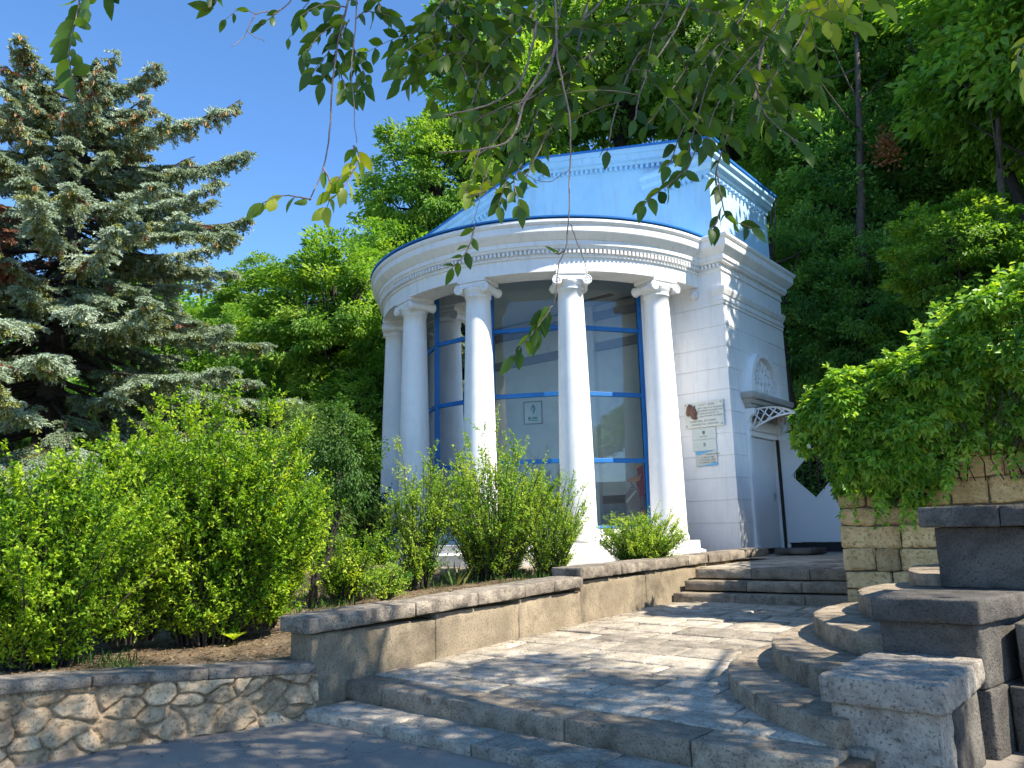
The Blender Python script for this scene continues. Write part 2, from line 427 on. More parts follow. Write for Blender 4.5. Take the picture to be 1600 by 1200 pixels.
M['glass'] = glassmat('window_glass')
M['poly'] = glassmat('canopy_sheet', .3, (.45, .45, .45))
def tilemat():
    m_, n, b = newmat('wall_tiles'); co = n.nodes.new('ShaderNodeTexCoord').outputs['Object']
    sp = n.nodes.new('ShaderNodeSeparateXYZ'); n.links.new(co, sp.inputs[0]); cb = n.nodes.new('ShaderNodeCombineXYZ')
    n.links.new(sp.outputs[0], cb.inputs[0]); n.links.new(sp.outputs[2], cb.inputs[1])
    t = n.nodes.new('ShaderNodeTexBrick'); t.offset = 0; t.inputs['Scale'].default_value = 1; t.inputs['Brick Width'].default_value = .22; t.inputs['Row Height'].default_value = .22
    t.inputs['Mortar Size'].default_value = .004; t.inputs['Color1'].default_value = (.42, .45, .48, 1); t.inputs['Color2'].default_value = (.46, .49, .52, 1); t.inputs['Mortar'].default_value = (.2, .21, .22, 1)
    n.links.new(cb.outputs[0], t.inputs[0]); n.links.new(t.outputs[0], b.inputs['Base Color']); b.inputs['Roughness'].default_value = .25
    return m_
M['tile'] = tilemat()
# foliage
M['leaf_shrub'] = leafmat('shrub_leaf', [(0, (.06, .17, .012)), (.4, (.21, .39, .02)), (1, (.52, .66, .055))], .48, (1.3, 1.25, .4))
M['leaf_shrub2'] = leafmat('thin_shrub_leaf', [(0, (.11, .26, .035)), (.5, (.32, .50, .055)), (1, (.60, .68, .12))], .5, (1.3, 1.25, .5))
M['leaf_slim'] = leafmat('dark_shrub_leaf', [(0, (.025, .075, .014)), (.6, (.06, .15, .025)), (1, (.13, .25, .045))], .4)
M['leaf_wood'] = leafmat('woodland_leaf', [(0, (.06, .16, .03)), (.5, (.19, .38, .055)), (1, (.42, .58, .09))], .5, (1.3, 1.25, .4))
M['leaf_wood2'] = leafmat('bright_woodland_leaf', [(0, (.07, .17, .03)), (.5, (.17, .34, .045)), (1, (.36, .50, .08))], .5, (1.3, 1.25, .4))
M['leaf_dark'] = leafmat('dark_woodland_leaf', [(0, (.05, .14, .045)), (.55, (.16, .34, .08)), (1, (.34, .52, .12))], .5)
M['leaf_ivy'] = leafmat('creeper_leaf', [(0, (.04, .14, .02)), (.45, (.17, .37, .035)), (1, (.46, .64, .07))], .42, (1.3, 1.25, .4), .38, .5)
M['leaf_near'] = leafmat('overhead_leaf', [(0, (.025, .07, .012)), (.5, (.075, .16, .018)), (.82, (.20, .31, .03)), (1, (.46, .50, .045))], .5, (1.3, 1.3, .3), .42, .4)
M['spruce'] = leafmat('spruce_needles', [(0, (.11, .16, .085)), (.45, (.22, .29, .18)), (.8, (.34, .42, .31)), (1, (.44, .52, .43))], .25, (1.2, 1.3, .8), .6, .25)
M['spruce_y'] = leafmat('spruce_old_needles', [(0, (.12, .15, .04)), (1, (.30, .32, .10))], .2, (1.2, 1.3, .8), .6, .2)
M['juniper'] = leafmat('feathery_needles', [(0, (.09, .17, .06)), (.5, (.18, .30, .10)), (1, (.30, .42, .16))], .3)
M['dead'] = leafmat('dead_leaf', [(0, (.22, .08, .03)), (1, (.42, .17, .06))], .25, (1.3, 1, .6))
M['deadn'] = leafmat('dead_needles', [(0, (.14, .06, .03)), (1, (.28, .13, .07))], .1, (1.3, 1, .6))
M['cone'] = leafmat('spruce_cone', [(0, (.25, .14, .05)), (1, (.42, .27, .1))], .05)
M['iris'] = leafmat('iris_blade', [(0, (.05, .11, .03)), (.7, (.10, .18, .04)), (1, (.34, .32, .06))], .3)
M['litter'] = leafmat('leaf_litter', [(0, (.12, .07, .035)), (.6, (.22, .15, .08)), (1, (.34, .27, .15))], .1)

# ------------------------------------------------------------------ ground, road, flower bed, hillside
def grid_mesh(name, fn, US, VS, mat, tone=.5, **kw):
    U, V_ = np.meshgrid(US, VS, indexing='ij'); P = fn(U.ravel(), V_.ravel())
    Wd = O0 + P[:, :1] * XU + P[:, 1:2] * YV + P[:, 2:3] * ZZ
    nu, nv = len(US), len(VS); i, j = np.meshgrid(np.arange(nu - 1), np.arange(nv - 1), indexing='ij'); i = i.ravel(); j = j.ravel()
    q = np.stack([i * nv + j, (i + 1) * nv + j, (i + 1) * nv + j + 1, i * nv + j + 1], 1)
    me = fast_mesh(name, Wd, faces4=q, tone=np.full(len(q), tone), mat=mat); me.polygons.foreach_set('use_smooth', [True] * len(me.polygons))
    ob = bpy.data.objects.new(name, me); COL.objects.link(ob); ORIG[ob.name] = ('w', np.zeros(3))
    return props(ob, kw.get('label'), kw.get('cat'), None, kw.get('kind'))
far = np.concatenate([-np.geomspace(900, 6, 14), np.linspace(-5, 5, 9), np.geomspace(6, 900, 14)])
grid_mesh('ground', lambda a, b: np.stack([a, b, np.full_like(a, -.03)], 1), far, far - 12, M['wood_soil'], kind='structure')
grid_mesh('road', lambda a, b: np.stack([a, b, .012 * fbm(np.stack([a, b, a * 0], 1) * .5, 2) - .006], 1), np.linspace(-14, 26, 60), np.linspace(-30, -6.0, 60), M['asphalt'], kind='structure')
def wall_u(v):
    return np.interp(v, [-22, -18, -15.5, -14.2, -13.5, -13, -12.5, -11.9, -11.2, -9, 2], [-1.2, -.75, -.2, .08, .2, .26, .36, .56, .74, .7, .6])
def bed_z(u, v):
    b = np.interp(v, [-22, -13.5, -11, -8, -5.5, 4, 9], [.52, .46, .40, .58, .80, .95, 1.4])
    far_ = np.clip((-u - 3) / 40, 0, 1) * 1.6
    return b + far_ + .035 * fbm(np.stack([u, v, u * 0], 1) * 1.7, 3) + .25 * np.clip(-u - 12, 0, 50) * .2
ss = np.concatenate([np.linspace(0, 8, 80), np.linspace(8.3, 60, 40)])
def bedfn(s, v):
    u = wall_u(v) - .2 - s
    return np.stack([u, v, bed_z(u, v)], 1)
grid_mesh('flower_bed_soil', bedfn, ss, np.concatenate([np.linspace(-22, -3, 120), np.linspace(-2.6, 5, 16)]), M['soil'], kind='structure')
def hill1(u, v):
    z = 1.0 + .55 * (v - 4.2) + .5 * fbm(np.stack([u, v, u * 0], 1) * .25, 3) * np.clip((v - 4.2) / 3, 0, 1) + .0 * u
    z = np.where(u < -12, z - .35 * (-u - 12) * np.clip((v - 4) / 10, 0, 1), z)
    return np.stack([u, v, np.minimum(z, 26)], 1)
grid_mesh('hillside', hill1, np.linspace(-60, 3.6, 60), np.linspace(4.2, 60, 50), M['wood_soil'], kind='structure')
def hill2(u, v):
    z = 2.7 + .5 * (v + 4.2) + .3 * (u - 3.4) + .4 * fbm(np.stack([u, v, u * 0], 1) * .3, 3) * np.clip((u - 3.4), 0, 1)
    return np.stack([u, v, np.minimum(z, 30)], 1)
grid_mesh('hillside', hill2, np.linspace(3.8, 60, 50), np.linspace(-4.2, 60, 50), M['wood_soil'], kind='structure')

# lower platform, sloping gently up to the terrace steps
def plat_z(v): return .23 + .0385 * (np.asarray(v) + 10.78)
mb = MB(); mb.prism([(-10.7, -.02), (-10.7, .19), (-4.0, float(plat_z(-4.0)) - .035), (-4.0, -.02)], 0, .72, 5.42)
mb.prism([(-7.9, -.02), (-7.9, float(plat_z(-7.9)) - .035), (-4.0, float(plat_z(-4.0)) - .035), (-4.0, -.02)], 0, 5.425, 9.0)
mb.build('platform_base', M['mortar'], kind='structure')
mb = MB(); rnd = random.Random(3); v = -10.45; row = 0
while v < -4.1:
    dv = rnd.choice([.36, .42, .5]); dv = min(dv, -3.95 - v); u = .8 - rnd.random() * .6
    um = 8.4 if v > -7.9 else 5.45
    while u < um:
        du = rnd.uniform(.55, 1.25); a, b = max(u, .74), min(u + du, um)
        if b - a > .12:
            j = rnd.uniform(-.007, .007)
            ti, tj = rnd.uniform(-.012, .012), rnd.uniform(-.012, .012)
            def fn(P, a=a, v0=v, j=j, ti=ti, tj=tj):
                P = P.copy(); P[:, 2] += plat_z(P[:, 1]) + j + ti * (P[:, 0] - a) + tj * (P[:, 1] - v0); return P
            mb.rough((a + .010, v + .010, -.06), (b - .010, v + dv - .010, 0), r=.012, amp=.006, cell=.13, freq=7, fn=fn, tone=rnd.random(), seed=row)
        u += du
    v += dv; row += 1
mb.build('paving', M['slab'], kind='structure')

# front steps
st = thing('front_steps', 'two long low limestone steps along the asphalt', 'steps', (3, -11, 0))
def step_row(parent, u0, u1, v0, v1, z0, z1, seed, mat, slope=0., lens=(.9, 1.5), back=0, joints=None):
    r_ = random.Random(seed); mb = MB(); u = u0; k = 0
    while u < u1 - .05:
        if joints and k < len(joints): e = joints[k]
        else: e = min(u + r_.uniform(*lens), u1)
        if u1 - e < .35: e = u1
        j = r_.uniform(-.006, .006); kv = r_.uniform(-.012, .012)
        def fn(P):
            P = P.copy(); P[:, 1] += slope * (P[:, 0] - u0) + kv; P[:, 2] += j; return P
        mb.rough((u + .005, v0, z0), (e - .005, v1, z1), r=.011, amp=.006, cell=.06, freq=12, fn=fn, tone=r_.random(), seed=seed + k)
        u = e; k += 1
    return mb.build('step', mat, parent)
step_row(st, .82, 5.6, -11.3, -10.7, -.03, .075, 1, M['slab'], slope=.02, joints=[1.9, 2.85, 3.9, 5.0])
step_row(st, .74, 5.3, -10.80, -10.43, .06, .235, 2, M['step'], joints=[1.3, 2.2, 3.37, 4.4])

# terrace steps
st = thing('terrace_steps', 'three weathered stone steps up to the white gate', 'steps', (2, -4, .4))
for k in range(3):
    step_row(st, .80 + .05 * k, 3.9, -4.45 + .30 * k, -3.95 + .30 * k, .60 + .173 * k - (.3 if k == 0 else .148), .60 + .173 * k, 11 + k, M['step'], slope=.14, lens=(.8, 1.2))
mb = MB(); mb.box((.0, -3.5, .3), (3.52, 9, .93)); mb.build('terrace_base', M['mortar'], kind='structure')
mb = MB(); v = -3.42; row = 0
while v < 4.4:
    dv = rnd.choice([.4, .5]); u = .1 - rnd.random() * .5
    while u < 3.5:
        du = rnd.uniform(.5, 1.0); a, b = max(u, .1), min(u + du, 3.6)
        if b - a > .12: 
            def fn(P):
                P = P.copy(); P[:, 2] += .011 * (P[:, 1] + 3.4); P[:, 1] += .13 * (P[:, 0] - .8) * np.clip(1 - (P[:, 1] + 3.4) / 3, 0, 1); return P
            mb.rough((a + .006, v + .006, .90), (b - .006, v + dv - .006, .952 + rnd.uniform(-.004, .004)), r=.012, amp=.004, cell=.16, freq=7, fn=fn, tone=rnd.random(), seed=row)
        u += du
    v += dv; row += 1
mb.build('terrace', M['slab'], kind='structure')

# rounded steps on the right
st = thing('rounded_steps', 'five rounded stone steps climbing beside the dark piers', 'steps', (5.2, -8.5, .25))
cen = [(6.48, -7.90, 2.86, .405), (6.83, -7.43, 2.98, .575), (6.48, -6.98, 2.43, .755), (7.01, -6.56, 2.64, .94), (7.35, -5.60, 2.72, 1.115)]
for k, (cu, cv, R, z) in enumerate(cen):
    mb = MB(); r_ = random.Random(50 + k); a = -1.1 if k == 0 else -1.0
    lim = -10.34 if k == 0 else (-9.3 if k < 3 else -8.2)
    a0 = -math.acos((cu - 5.24) / R); a = a0; q = 0; am = math.asin(min(.95, (-4.72 - cv) / R))
    while a < am - .02:
        e = min(a + r_.uniform(.24, .42), am); j = r_.uniform(-.008, .006)
        def fn(P, j=j):
            an = P[:, 0] / R; rr = R - P[:, 1]
            return np.stack([cu - rr * np.cos(an), cv + rr * np.sin(an), P[:, 2] + j], 1)
        mb.rough((a * R + .004, 0, z - .19), (e * R - .004, .55, z), r=.012, amp=.006, cell=.05, freq=11, fn=fn, tone=r_.random(), seed=70 + k * 5 + q)
        a = e; q += 1
    pts = [(cu - (R - .5) * cos(t), cv + (R - .5) * sin(t)) for t in np.linspace(a0, am, 24)]
    pts += [(9.2, -4.72), (9.2, -7.9), (5.5, -7.9), (5.5, pts[0][1] + .1)]
    mb.prism(pts, 2, z - .4 if k else .1, z - .012, .5)
    mb.build('step', M['step'], st)

# stepped stone piers
def skew(P):
    P = P.copy(); P[:, 0] += np.clip(P[:, 0] - 5.3, 0, 1) * .30 * (P[:, 1] + 9.27); return P
st = thing('stone_pier', 'lowest stepped stone pier with a pale pitted front', 'pier', (5.5, -10, 0), 'stepped stone piers')
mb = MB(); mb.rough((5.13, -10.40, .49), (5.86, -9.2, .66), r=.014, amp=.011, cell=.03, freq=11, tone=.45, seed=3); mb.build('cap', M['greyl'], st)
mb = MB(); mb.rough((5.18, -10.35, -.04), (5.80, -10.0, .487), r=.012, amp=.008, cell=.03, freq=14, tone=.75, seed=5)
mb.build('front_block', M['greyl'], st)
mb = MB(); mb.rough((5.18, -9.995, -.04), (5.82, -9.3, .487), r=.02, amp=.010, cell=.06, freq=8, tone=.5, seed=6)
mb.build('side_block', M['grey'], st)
st = thing('stone_pier', 'middle dark stone pier under a broad flat cap', 'pier', (5.5, -9, 0), 'stepped stone piers')
mb = MB(); mb.rough((5.17, -9.27, .89), (5.89, -7.9, 1.06), r=.012, amp=.006, cell=.05, freq=9, fn=skew, tone=.5, seed=8); mb.build('cap', M['grey'], st)
mb = MB(); mb.rough((5.20, -9.20, .45), (5.85, -7.9, .887), r=.012, amp=.006, cell=.055, freq=8, fn=skew, tone=.6, seed=9)
mb.rough((5.22, -9.19, -.04), (5.87, -8.60, .446), r=.012, amp=.007, cell=.05, freq=10, fn=skew, tone=.4, seed=12)
mb.rough((5.22, -8.595, -.04), (5.87, -7.9, .446), r=.012, amp=.007, cell=.05, freq=10, fn=skew, tone=.7, seed=13)
mb.build('block', M['grey'], st)
st = thing('stone_pier', 'tallest dark stone pier in front of the tan wall', 'pier', (6, -8, 0), 'stepped stone piers')
mb = MB()
mb.rough((5.33, -8.24, 1.565), (5.93, -6.9, 1.735), r=.012, amp=.006, cell=.05, freq=9, tone=.45, seed=15)
mb.rough((5.935, -8.24, 1.565), (6.9, -6.9, 1.735), r=.012, amp=.006, cell=.05, freq=9, tone=.55, seed=16); mb.build('cap', M['grey'], st)
mb = MB(); mb.rough((5.95, -8.9, -.04), (7.4, -8.135, .44), r=.012, amp=.005, cell=.06, freq=12, tone=.4, seed=23); mb.rough((6.02, -8.8, .445), (7.4, -8.135, .87), r=.012, amp=.005, cell=.06, freq=12, tone=.6, seed=24)
mb.rough((5.42, -8.13, 1.064), (6.08, -6.95, 1.562), r=.012, amp=.006, cell=.05, freq=8, tone=.35, seed=17)
mb.rough((6.085, -8.13, 1.064), (6.85, -6.95, 1.562), r=.012, amp=.006, cell=.05, freq=8, tone=.5, seed=18)
mb.rough((6.10, -8.12, .5), (6.85, -6.95, 1.06), r=.012, amp=.006, cell=.06, freq=8, tone=.45, seed=19)
mb.rough((6.10, -8.12, -.04), (6.85, -6.95, .495), r=.012, amp=.006, cell=.06, freq=8, tone=.6, seed=20)
mb.build('block', M['grey'], st)

# parapet wall along the platform
pw = thing('parapet_wall', 'rendered grey parapet wall with thick stone coping between shrubs and paving', 'wall', (.6, -11, 0))
def par_u(v): return .78 - .006 * (v + 11.2)
mb = MB(); 
for k, (va, vb, zt) in enumerate([(-11.19, -9.6, .70), (-9.6, -8.2, .745), (-8.2, -6.9, .79), (-6.9, -5.2, .93), (-5.2, -3.6, .965), (-3.6, -2.2, 1.0)]):
    mb.rough((.44, va + .002, -.05), (.78, vb - .002, zt), r=.01, amp=.006, cell=.1, freq=4, tone=.35 + .1 * k + (.2 if k > 2 else 0), seed=30 + k)
mb.build('rendered_face', M['render'], pw)
mb = MB(); r_ = random.Random(5); v = -11.27; k = 0
for e in [-9.95, -9.0, -8.15, -7.55, -6.93]:
    z0 = .715 + .031 * (v + 11.2); z1 = .715 + .031 * (e + 11.2)
    def fn(P):
        P = P.copy(); P[:, 2] += .715 + .033 * (P[:, 1] + 11.2); return P
    mb.rough((.37, v + .004, 0), (.85 + r_.uniform(-.01, .01), e - .004, .14), r=.014, amp=.009, cell=.045, freq=8, fn=fn, tone=r_.random(), seed=40 + k); v = e; k += 1
mb.build('coping', M['cop'], pw)
mb = MB(); v = -6.98
for e in [-6.2, -5.95, -4.9, -3.9, -3.2, -2.75, -2.4, -2.0, -1.7, -1.35, -1.0, -.6]:
    def fn(P):
        P = P.copy(); P[:, 2] += .955 + .014 * (P[:, 1] + 6.9); return P
    mb.rough((.35, v + .006, 0), (.84 + r_.uniform(-.015, .01), e - .006, .15), r=.014, amp=.009, cell=.05, freq=8, fn=fn, tone=min(1, r_.random() + .2), seed=60 + k); v = e; k += 1
mb.build('upper_coping', M['cop'], pw)
mb = MB(); mb.box((.42, -2.2, .8), (.76, -.6, .985)); mb.build('lower_course', M['mortar'], pw)
mb = MB(); mb.rough((.45, .6, 1.02), (1.25, 1.5, 1.14), r=.03, amp=.008, tone=.3); 
mb.build('door_step', M['grey'], label='dark stone slab lying before the side door', cat='step')

# rubble wall on the left
sv = np.arange(-16.5, -11.17, .012); su = wall_u(sv) + .04
def rubble():
    top = np.interp(sv, [-16.5, -13.5, -11.2], [.53, .50, .375])
    ts = np.linspace(0, 1, 46); U = []; n = len(sv)
    s_len = np.concatenate([[0], np.cumsum(np.hypot(np.diff(su), np.diff(sv)))])
    S, T = np.meshgrid(s_len, ts, indexing='ij'); Zt = top[:, None] * T * 1.0 - .02 * (1 - T)
    X = S.ravel(); Z = Zt.ravel()
    rg = np.random.default_rng(11); gx, gz = .27, .165; cells = []
    for i in range(-1, int(s_len[-1] / gx) + 2):
        for j in range(-1, 5):
            cells.append(((i + .5 * (j % 2) + rg.uniform(.0, 1.)) * gx, (j + rg.uniform(.05, .95)) * gz, rg.uniform(.62, 1.35), rg.random()))
    cells = np.array(cells)
    wx = X + .03 * fbm(np.stack([X, Z, X * 0], 1) * 9, 2); wz = Z + .025 * fbm(np.stack([X, Z, X * 0 + 5], 1) * 9, 2)
    D = np.sqrt(((wx[:, None] - cells[None, :, 0]) / 1.45) ** 2 + (wz[:, None] - cells[None, :, 1]) ** 2) * cells[None, :, 2]
    o = np.argsort(D, 1)[:, :2]; d1 = np.take_along_axis(D, o[:, :1], 1)[:, 0]; d2 = np.take_along_axis(D, o[:, 1:2], 1)[:, 0]
    e = np.clip((d2 - d1) / .026, 0, 1); e = e * e * (3 - 2 * e)
    nz = fbm(np.stack([X, Z, X * 0], 1) * 20, 4); nz = nz + .5 * (1 - 2 * np.abs(fbm(np.stack([X, Z, X * 0 + 8], 1) * 9, 2))); n2 = fbm(np.stack([X, Z, X * 0 + 3], 1) * 5, 3)
    cr = cells[o[:, 0], 3]
    h = e * (.032 + .034 * cr) + e * (.028 * nz + .022 * n2) + (1 - e) * .004 * nz + .05 * (1 - T.ravel()) * 0
    du = np.gradient(su, s_len); dv = np.gradient(sv, s_len)
    nu = dv; nv = -du      # outward normal (+u side)
    NU = np.repeat(nu, len(ts)); NV = np.repeat(nv, len(ts))
    Pu = np.repeat(su, len(ts)) + NU * h + NU * .07 * (1 - T.ravel()); Pv = np.repeat(sv, len(ts)) + NV * h
    tone = np.where(e > .35, cr, .4)
    Wd = O0 + Pu[:, None] * XU + Pv[:, None] * YV + Z[:, None] * ZZ
    k = len(ts); i, j = np.meshgrid(np.arange(n - 1), np.arange(k - 1), indexing='ij'); i = i.ravel(); j = j.ravel()
    q = np.stack([i * k + j, (i + 1) * k + j, (i + 1) * k + j + 1, i * k + j + 1], 1)
    org = W(.3, -13, 0)
    me = fast_mesh('stone_face', Wd - org, faces4=q, tone=tone[q[:, 0]], mat=M['rubble']); me.polygons.foreach_set('use_smooth', [True] * len(me.polygons))
    return me, org, top
me, org, rtop = rubble()
rw = thing('rubble_wall', 'low curved rubble stone wall with flat grey capstones at the left', 'wall', tuple(org), frame='w')
ob = bpy.data.objects.new('stone_face', me); COL.objects.link(ob); ob.parent = rw
def cap_run():
    mb = MB(); edges = [-16.4, -15.5, -14.6, -13.75, -12.95, -12.1, -11.19]; r_ = random.Random(9)
    for k in range(len(edges) - 1):
        a, b = edges[k], edges[k + 1]
        def fn(P):
            u = wall_u(P[:, 1]); z = np.interp(P[:, 1], [-16.5, -13.5, -11.2], [.53, .50, .375])
            q = np.stack([P[:, 0] + u, P[:, 1], P[:, 2] + z], 1); return O0 + q[:, :1] * XU + q[:, 1:2] * YV + q[:, 2:] * ZZ
        mb.rough((-.34, a + .005, 0), (.13, b - .005, .085), r=.012, amp=.005, cell=.07, freq=5, fn=fn, tone=.55 + .3 * r_.random(), seed=90 + k)
    return mb
cap_run().build('capstones', M['cop'], rw)

# tan ashlar wall on the right
TWV = -4.6; TWU = 3.5
tw = thing('ashlar_wall', 'tan shell limestone block wall overhung by creeper', 'wall', (TWU, TWV, .3))
mb = MB(); mr = MB(); r_ = random.Random(21); z = .22; row = 0
while z < 2.75:
    hh = r_.choice([.23, .27, .30, .33]); u = TWU; first = True
    while u < 10.5:
        L = r_.uniform(.28, .8) * (.6 if first and row % 2 else 1); first = False
        def fn(P, u=u, z=z, k1=r_.uniform(-.03, .03), k2=r_.uniform(-.03, .03)):
            P = P.copy(); P[:, 2] += k1 * (P[:, 0] - u); P[:, 0] += k2 * (P[:, 2] - z) * (P[:, 0] > TWU + .05); return P
        mb.rough((u + .012, TWV + r_.uniform(-.02, .015), z + .010), (u + L - .008, TWV + .3, z + hh - .008), r=.016, amp=.016, cell=.035, freq=11, fn=fn, tone=r_.random(), seed=100 + row * 20 + u)
        u += L
    v = TWV + .305
    while v < 2.2:
        L = r_.uniform(.5, .9); mr.rough((TWU + r_.uniform(-.006, .01), v + .006, z + .005), (TWU + .3, v + L - .006, z + hh - .005), r=.014, amp=.01, cell=.12, freq=9, tone=r_.random(), seed=400 + row * 20 + v); v += L
    z += hh; row += 1
mb.build('blocks', M['tan'], tw); mr.build('side_blocks', M['tan'], tw)
mb = MB(); mb.box((TWU + .02, TWV + .03, .2), (10.5, -2.3, z - .03)); mb.box((TWU + .02, -2.3, .2), (TWU + .4, 2.4, z - .03)); mb.build('mortar_core', M['mortar'], tw)

# ------------------------------------------------------------------ the pavilion
UC, VC, R = -4.983, .256, 4.098
DTH = radians(28.7)
TH = [(-2.5 + k) * DTH for k in range(6)]
B = thing('pavilion', 'white classical pavilion with a columned rotunda and pale blue gable', 'building', (-5, 0, .9))
LU, RU, DEP = -9.97, 0.0, 3.45          # facade from LU to RU, depth DEP

def part(mb, name, mat, parent=None, bevel=0, label=None): return mb.build(name, mat, parent or B, bevel=bevel, label=label)
# plinth
mb = MB(); mb.lathe([(3.2, .6), (4.64, .6), (4.64, 1.16), (4.5, 1.19), (4.5, 1.355), (3.2, 1.355)], (UC, VC), 64, -1.36, 1.36, smooth=False)
part(mb, 'plinth', M['white'], bevel=.012)
mb = MB()
for k in range(22):
    a = -pi / 2 + pi * k / 22 + .004; e = a + pi / 22 - .006
    def fn(P, a=a): 
        an = P[:, 0] / 5.3 ; rr = 5.45 - P[:, 1]
        return np.stack([UC + rr * np.sin(an), VC - rr * np.cos(an), P[:, 2]], 1)
    mb.rough((a * 5.3, 0, .6), (e * 5.3, .85, .93), r=.025, amp=.008, cell=.12, fn=fn, tone=(k * 7 % 10) / 10, seed=k)
part(mb, 'stone_ledge', M['step'])
# facade and side walls in coursed blocks
zc = [1.0 + 0, 1.69, 2.17, 2.65, 3.13, 3.61, 4.09, 4.57, 5.05, 5.53, 6.01, 6.49]
def coursed(mb, axis, a, b, plane, out, skip=None):
    for i in range(len(zc) - 1):
        z0, z1 = zc[i] + .007, zc[i + 1] - .007
        segs = [(a, b)]
        if skip and z0 < skip[2]: segs = [(a, skip[0]), (skip[1], b)]
        for s0, s1 in segs:
            if s1 - s0 < .02: continue
            if axis == 0: mb.box((s0, plane, z0), (s1, plane + .25 * out, z1))
            else: mb.box((plane, s0, z0), (plane + .25 * out, s1, z1))
    # cores sit 6 mm behind the faces
mb = MB()
coursed(mb, 0, UC + 3.55, RU, 0, 1)
mb.box((UC + 3.552, .018, .6), (RU - .018, .244, 6.49)); mb.cut(); coursed(mb, 0, LU, UC - 3.55, 0, 1); mb.box((LU + .006, .006, .6), (UC - 3.552, .244, 6.492))
part(mb, 'front_wall', M['white'], bevel=.004)
mb = MB(); DO = (.72, 2.42, 3.60)
coursed(mb, 1, .252, DEP, RU, -1, DO); mb.box((-.244, .252, .6), (-.018, DO[0] - .004, 6.492)); mb.box((-.244, DO[1] + .004, .6), (-.018, DEP - .004, 6.492)); mb.box((-.24, DO[0] - .01, DO[2] + .02), (-.008, DO[1] + .01, 6.49))
part(mb, 'side_wall', M['white'], bevel=.004)
mb = MB(); mb.box((LU, .252, .6), (LU + .25, DEP, 6.492)); mb.cut(); mb.box((LU + .25, DEP - .25, .6), (RU - .25, DEP, 6.492)); part(mb, 'rear_wall', M['white'])
# entablature, profile (outward offset from the wall face, height)
prof = [(0, 6.97), (.0, 7.0), (0, 7.26), (.035, 7.275), (.035, 7.30), (.02, 7.31), (.02, 7.43), (.10, 7.44), (.12, 7.49), (.14, 7.50), (.14, 7.60), (.16, 7.61), (.27, 7.74), (.28, 7.76), (.28, 7.90), (.30, 7.905), (.33, 7.95), (.33, 8.00), (.30, 8.02), (-.3, 8.06)]
RE = 4.42
a_end = math.acos(VC / RE) if abs(VC / RE) < 1 else pi / 2
mb = MB(); mb.lathe([(3.72, 7.02)] + [(RE + o_, z) for o_, z in prof] + [(3.72, 8.07), (3.72, 7.02)], (UC, VC), 96, -pi / 2 - .03, pi / 2 + .03, smooth=False)
ent = part(mb, 'rotunda_entablature', M['white'])
# straight entablature along front right corner and side: sweep the profile with mitres
def sweep(mb, path, prof, closed=False, inward=.25):
    n = len(path); P = [np.array(p, float) for p in path]; nr = []
    for i in range(n - 1):
        d = P[i + 1] - P[i]; d /= np.linalg.norm(d); nr.append(np.array([d[1], -d[0]]))
    V = []
    for i in range(n):
        if i == 0: q = nr[0]
        elif i == n - 1: q = nr[-1]
        else:
            q = nr[i - 1] + nr[i]; q = q / (1 + nr[i - 1] @ nr[i])
        for o_, z in prof + [(-inward, prof[-1][1]), (-inward, prof[0][1])]: V.append((P[i][0] + q[0] * o_, P[i][1] + q[1] * o_, z))
    k = len(prof) + 2; Fc = []
    for i in range(n - 1):
        for q in range(k): Fc.append((i * k + q, i * k + (q + 1) % k, (i + 1) * k + (q + 1) % k, (i + 1) * k + q))
    Fc += [tuple(range(k - 1, -1, -1)), tuple((n - 1) * k + q for q in range(k))]
    mb.add(V, Fc, .5)
mb = MB(); sweep(mb, [(UC + 3.6, 0), (RU, 0), (RU, DEP), (-4, DEP)], prof)
mb.cut(); sweep(mb, [(LU + 4, DEP), (LU, DEP), (LU, 0), (UC - 3.6, 0)], prof)
part(mb, 'corner_entablature', M['white'])
# architrave / pilaster capital mouldings on the side and corner
cap = [(.0, 6.49), (.02, 6.50), (.02, 6.56), (.045, 6.575), (.045, 6.63), (.02, 6.64), (.02, 6.70), (.05, 6.72), (.09, 6.80), (.10, 6.82), (.10, 6.88), (.0, 6.90), (0, 6.97)]
mb = MB(); sweep(mb, [(-.22, 0), (RU, 0), (RU, DEP)], [(o_ * .9, z) for o_, z in cap]); sweep(mb, [(UC + 3.6, .002), (-.22, .002)], [(0, 6.49), (0, 6.97)])
mb.cut(); sweep(mb, [(LU, DEP), (LU, 0), (UC - 3.6, 0)], [(o_ * .9, z) for o_, z in cap])
part(mb, 'capital_moulding', M['white'])
# dentils
mb = MB(); n = 150
for k in range(n):
    t = -pi / 2 + pi * (k + .5) / n; rr = RE + .05; c = np.array([UC + rr * sin(t), VC - rr * cos(t), 7.385]); er = np.array([sin(t), -cos(t), 0]); et = np.array([cos(t), sin(t), 0])
    if c[1] < -.02: mb.obox(c, et * .024, er * .05, ZZ * .042)
part(mb, 'dentils', M['white'], ent)
mb = MB()
for k in range(12):
    u = -.03 - k * .093
    if u > UC + RE: mb.box((u - .03, -.085, 7.345), (u + .03, .0, 7.427))
part(mb, 'corner_dentils', M['white'])
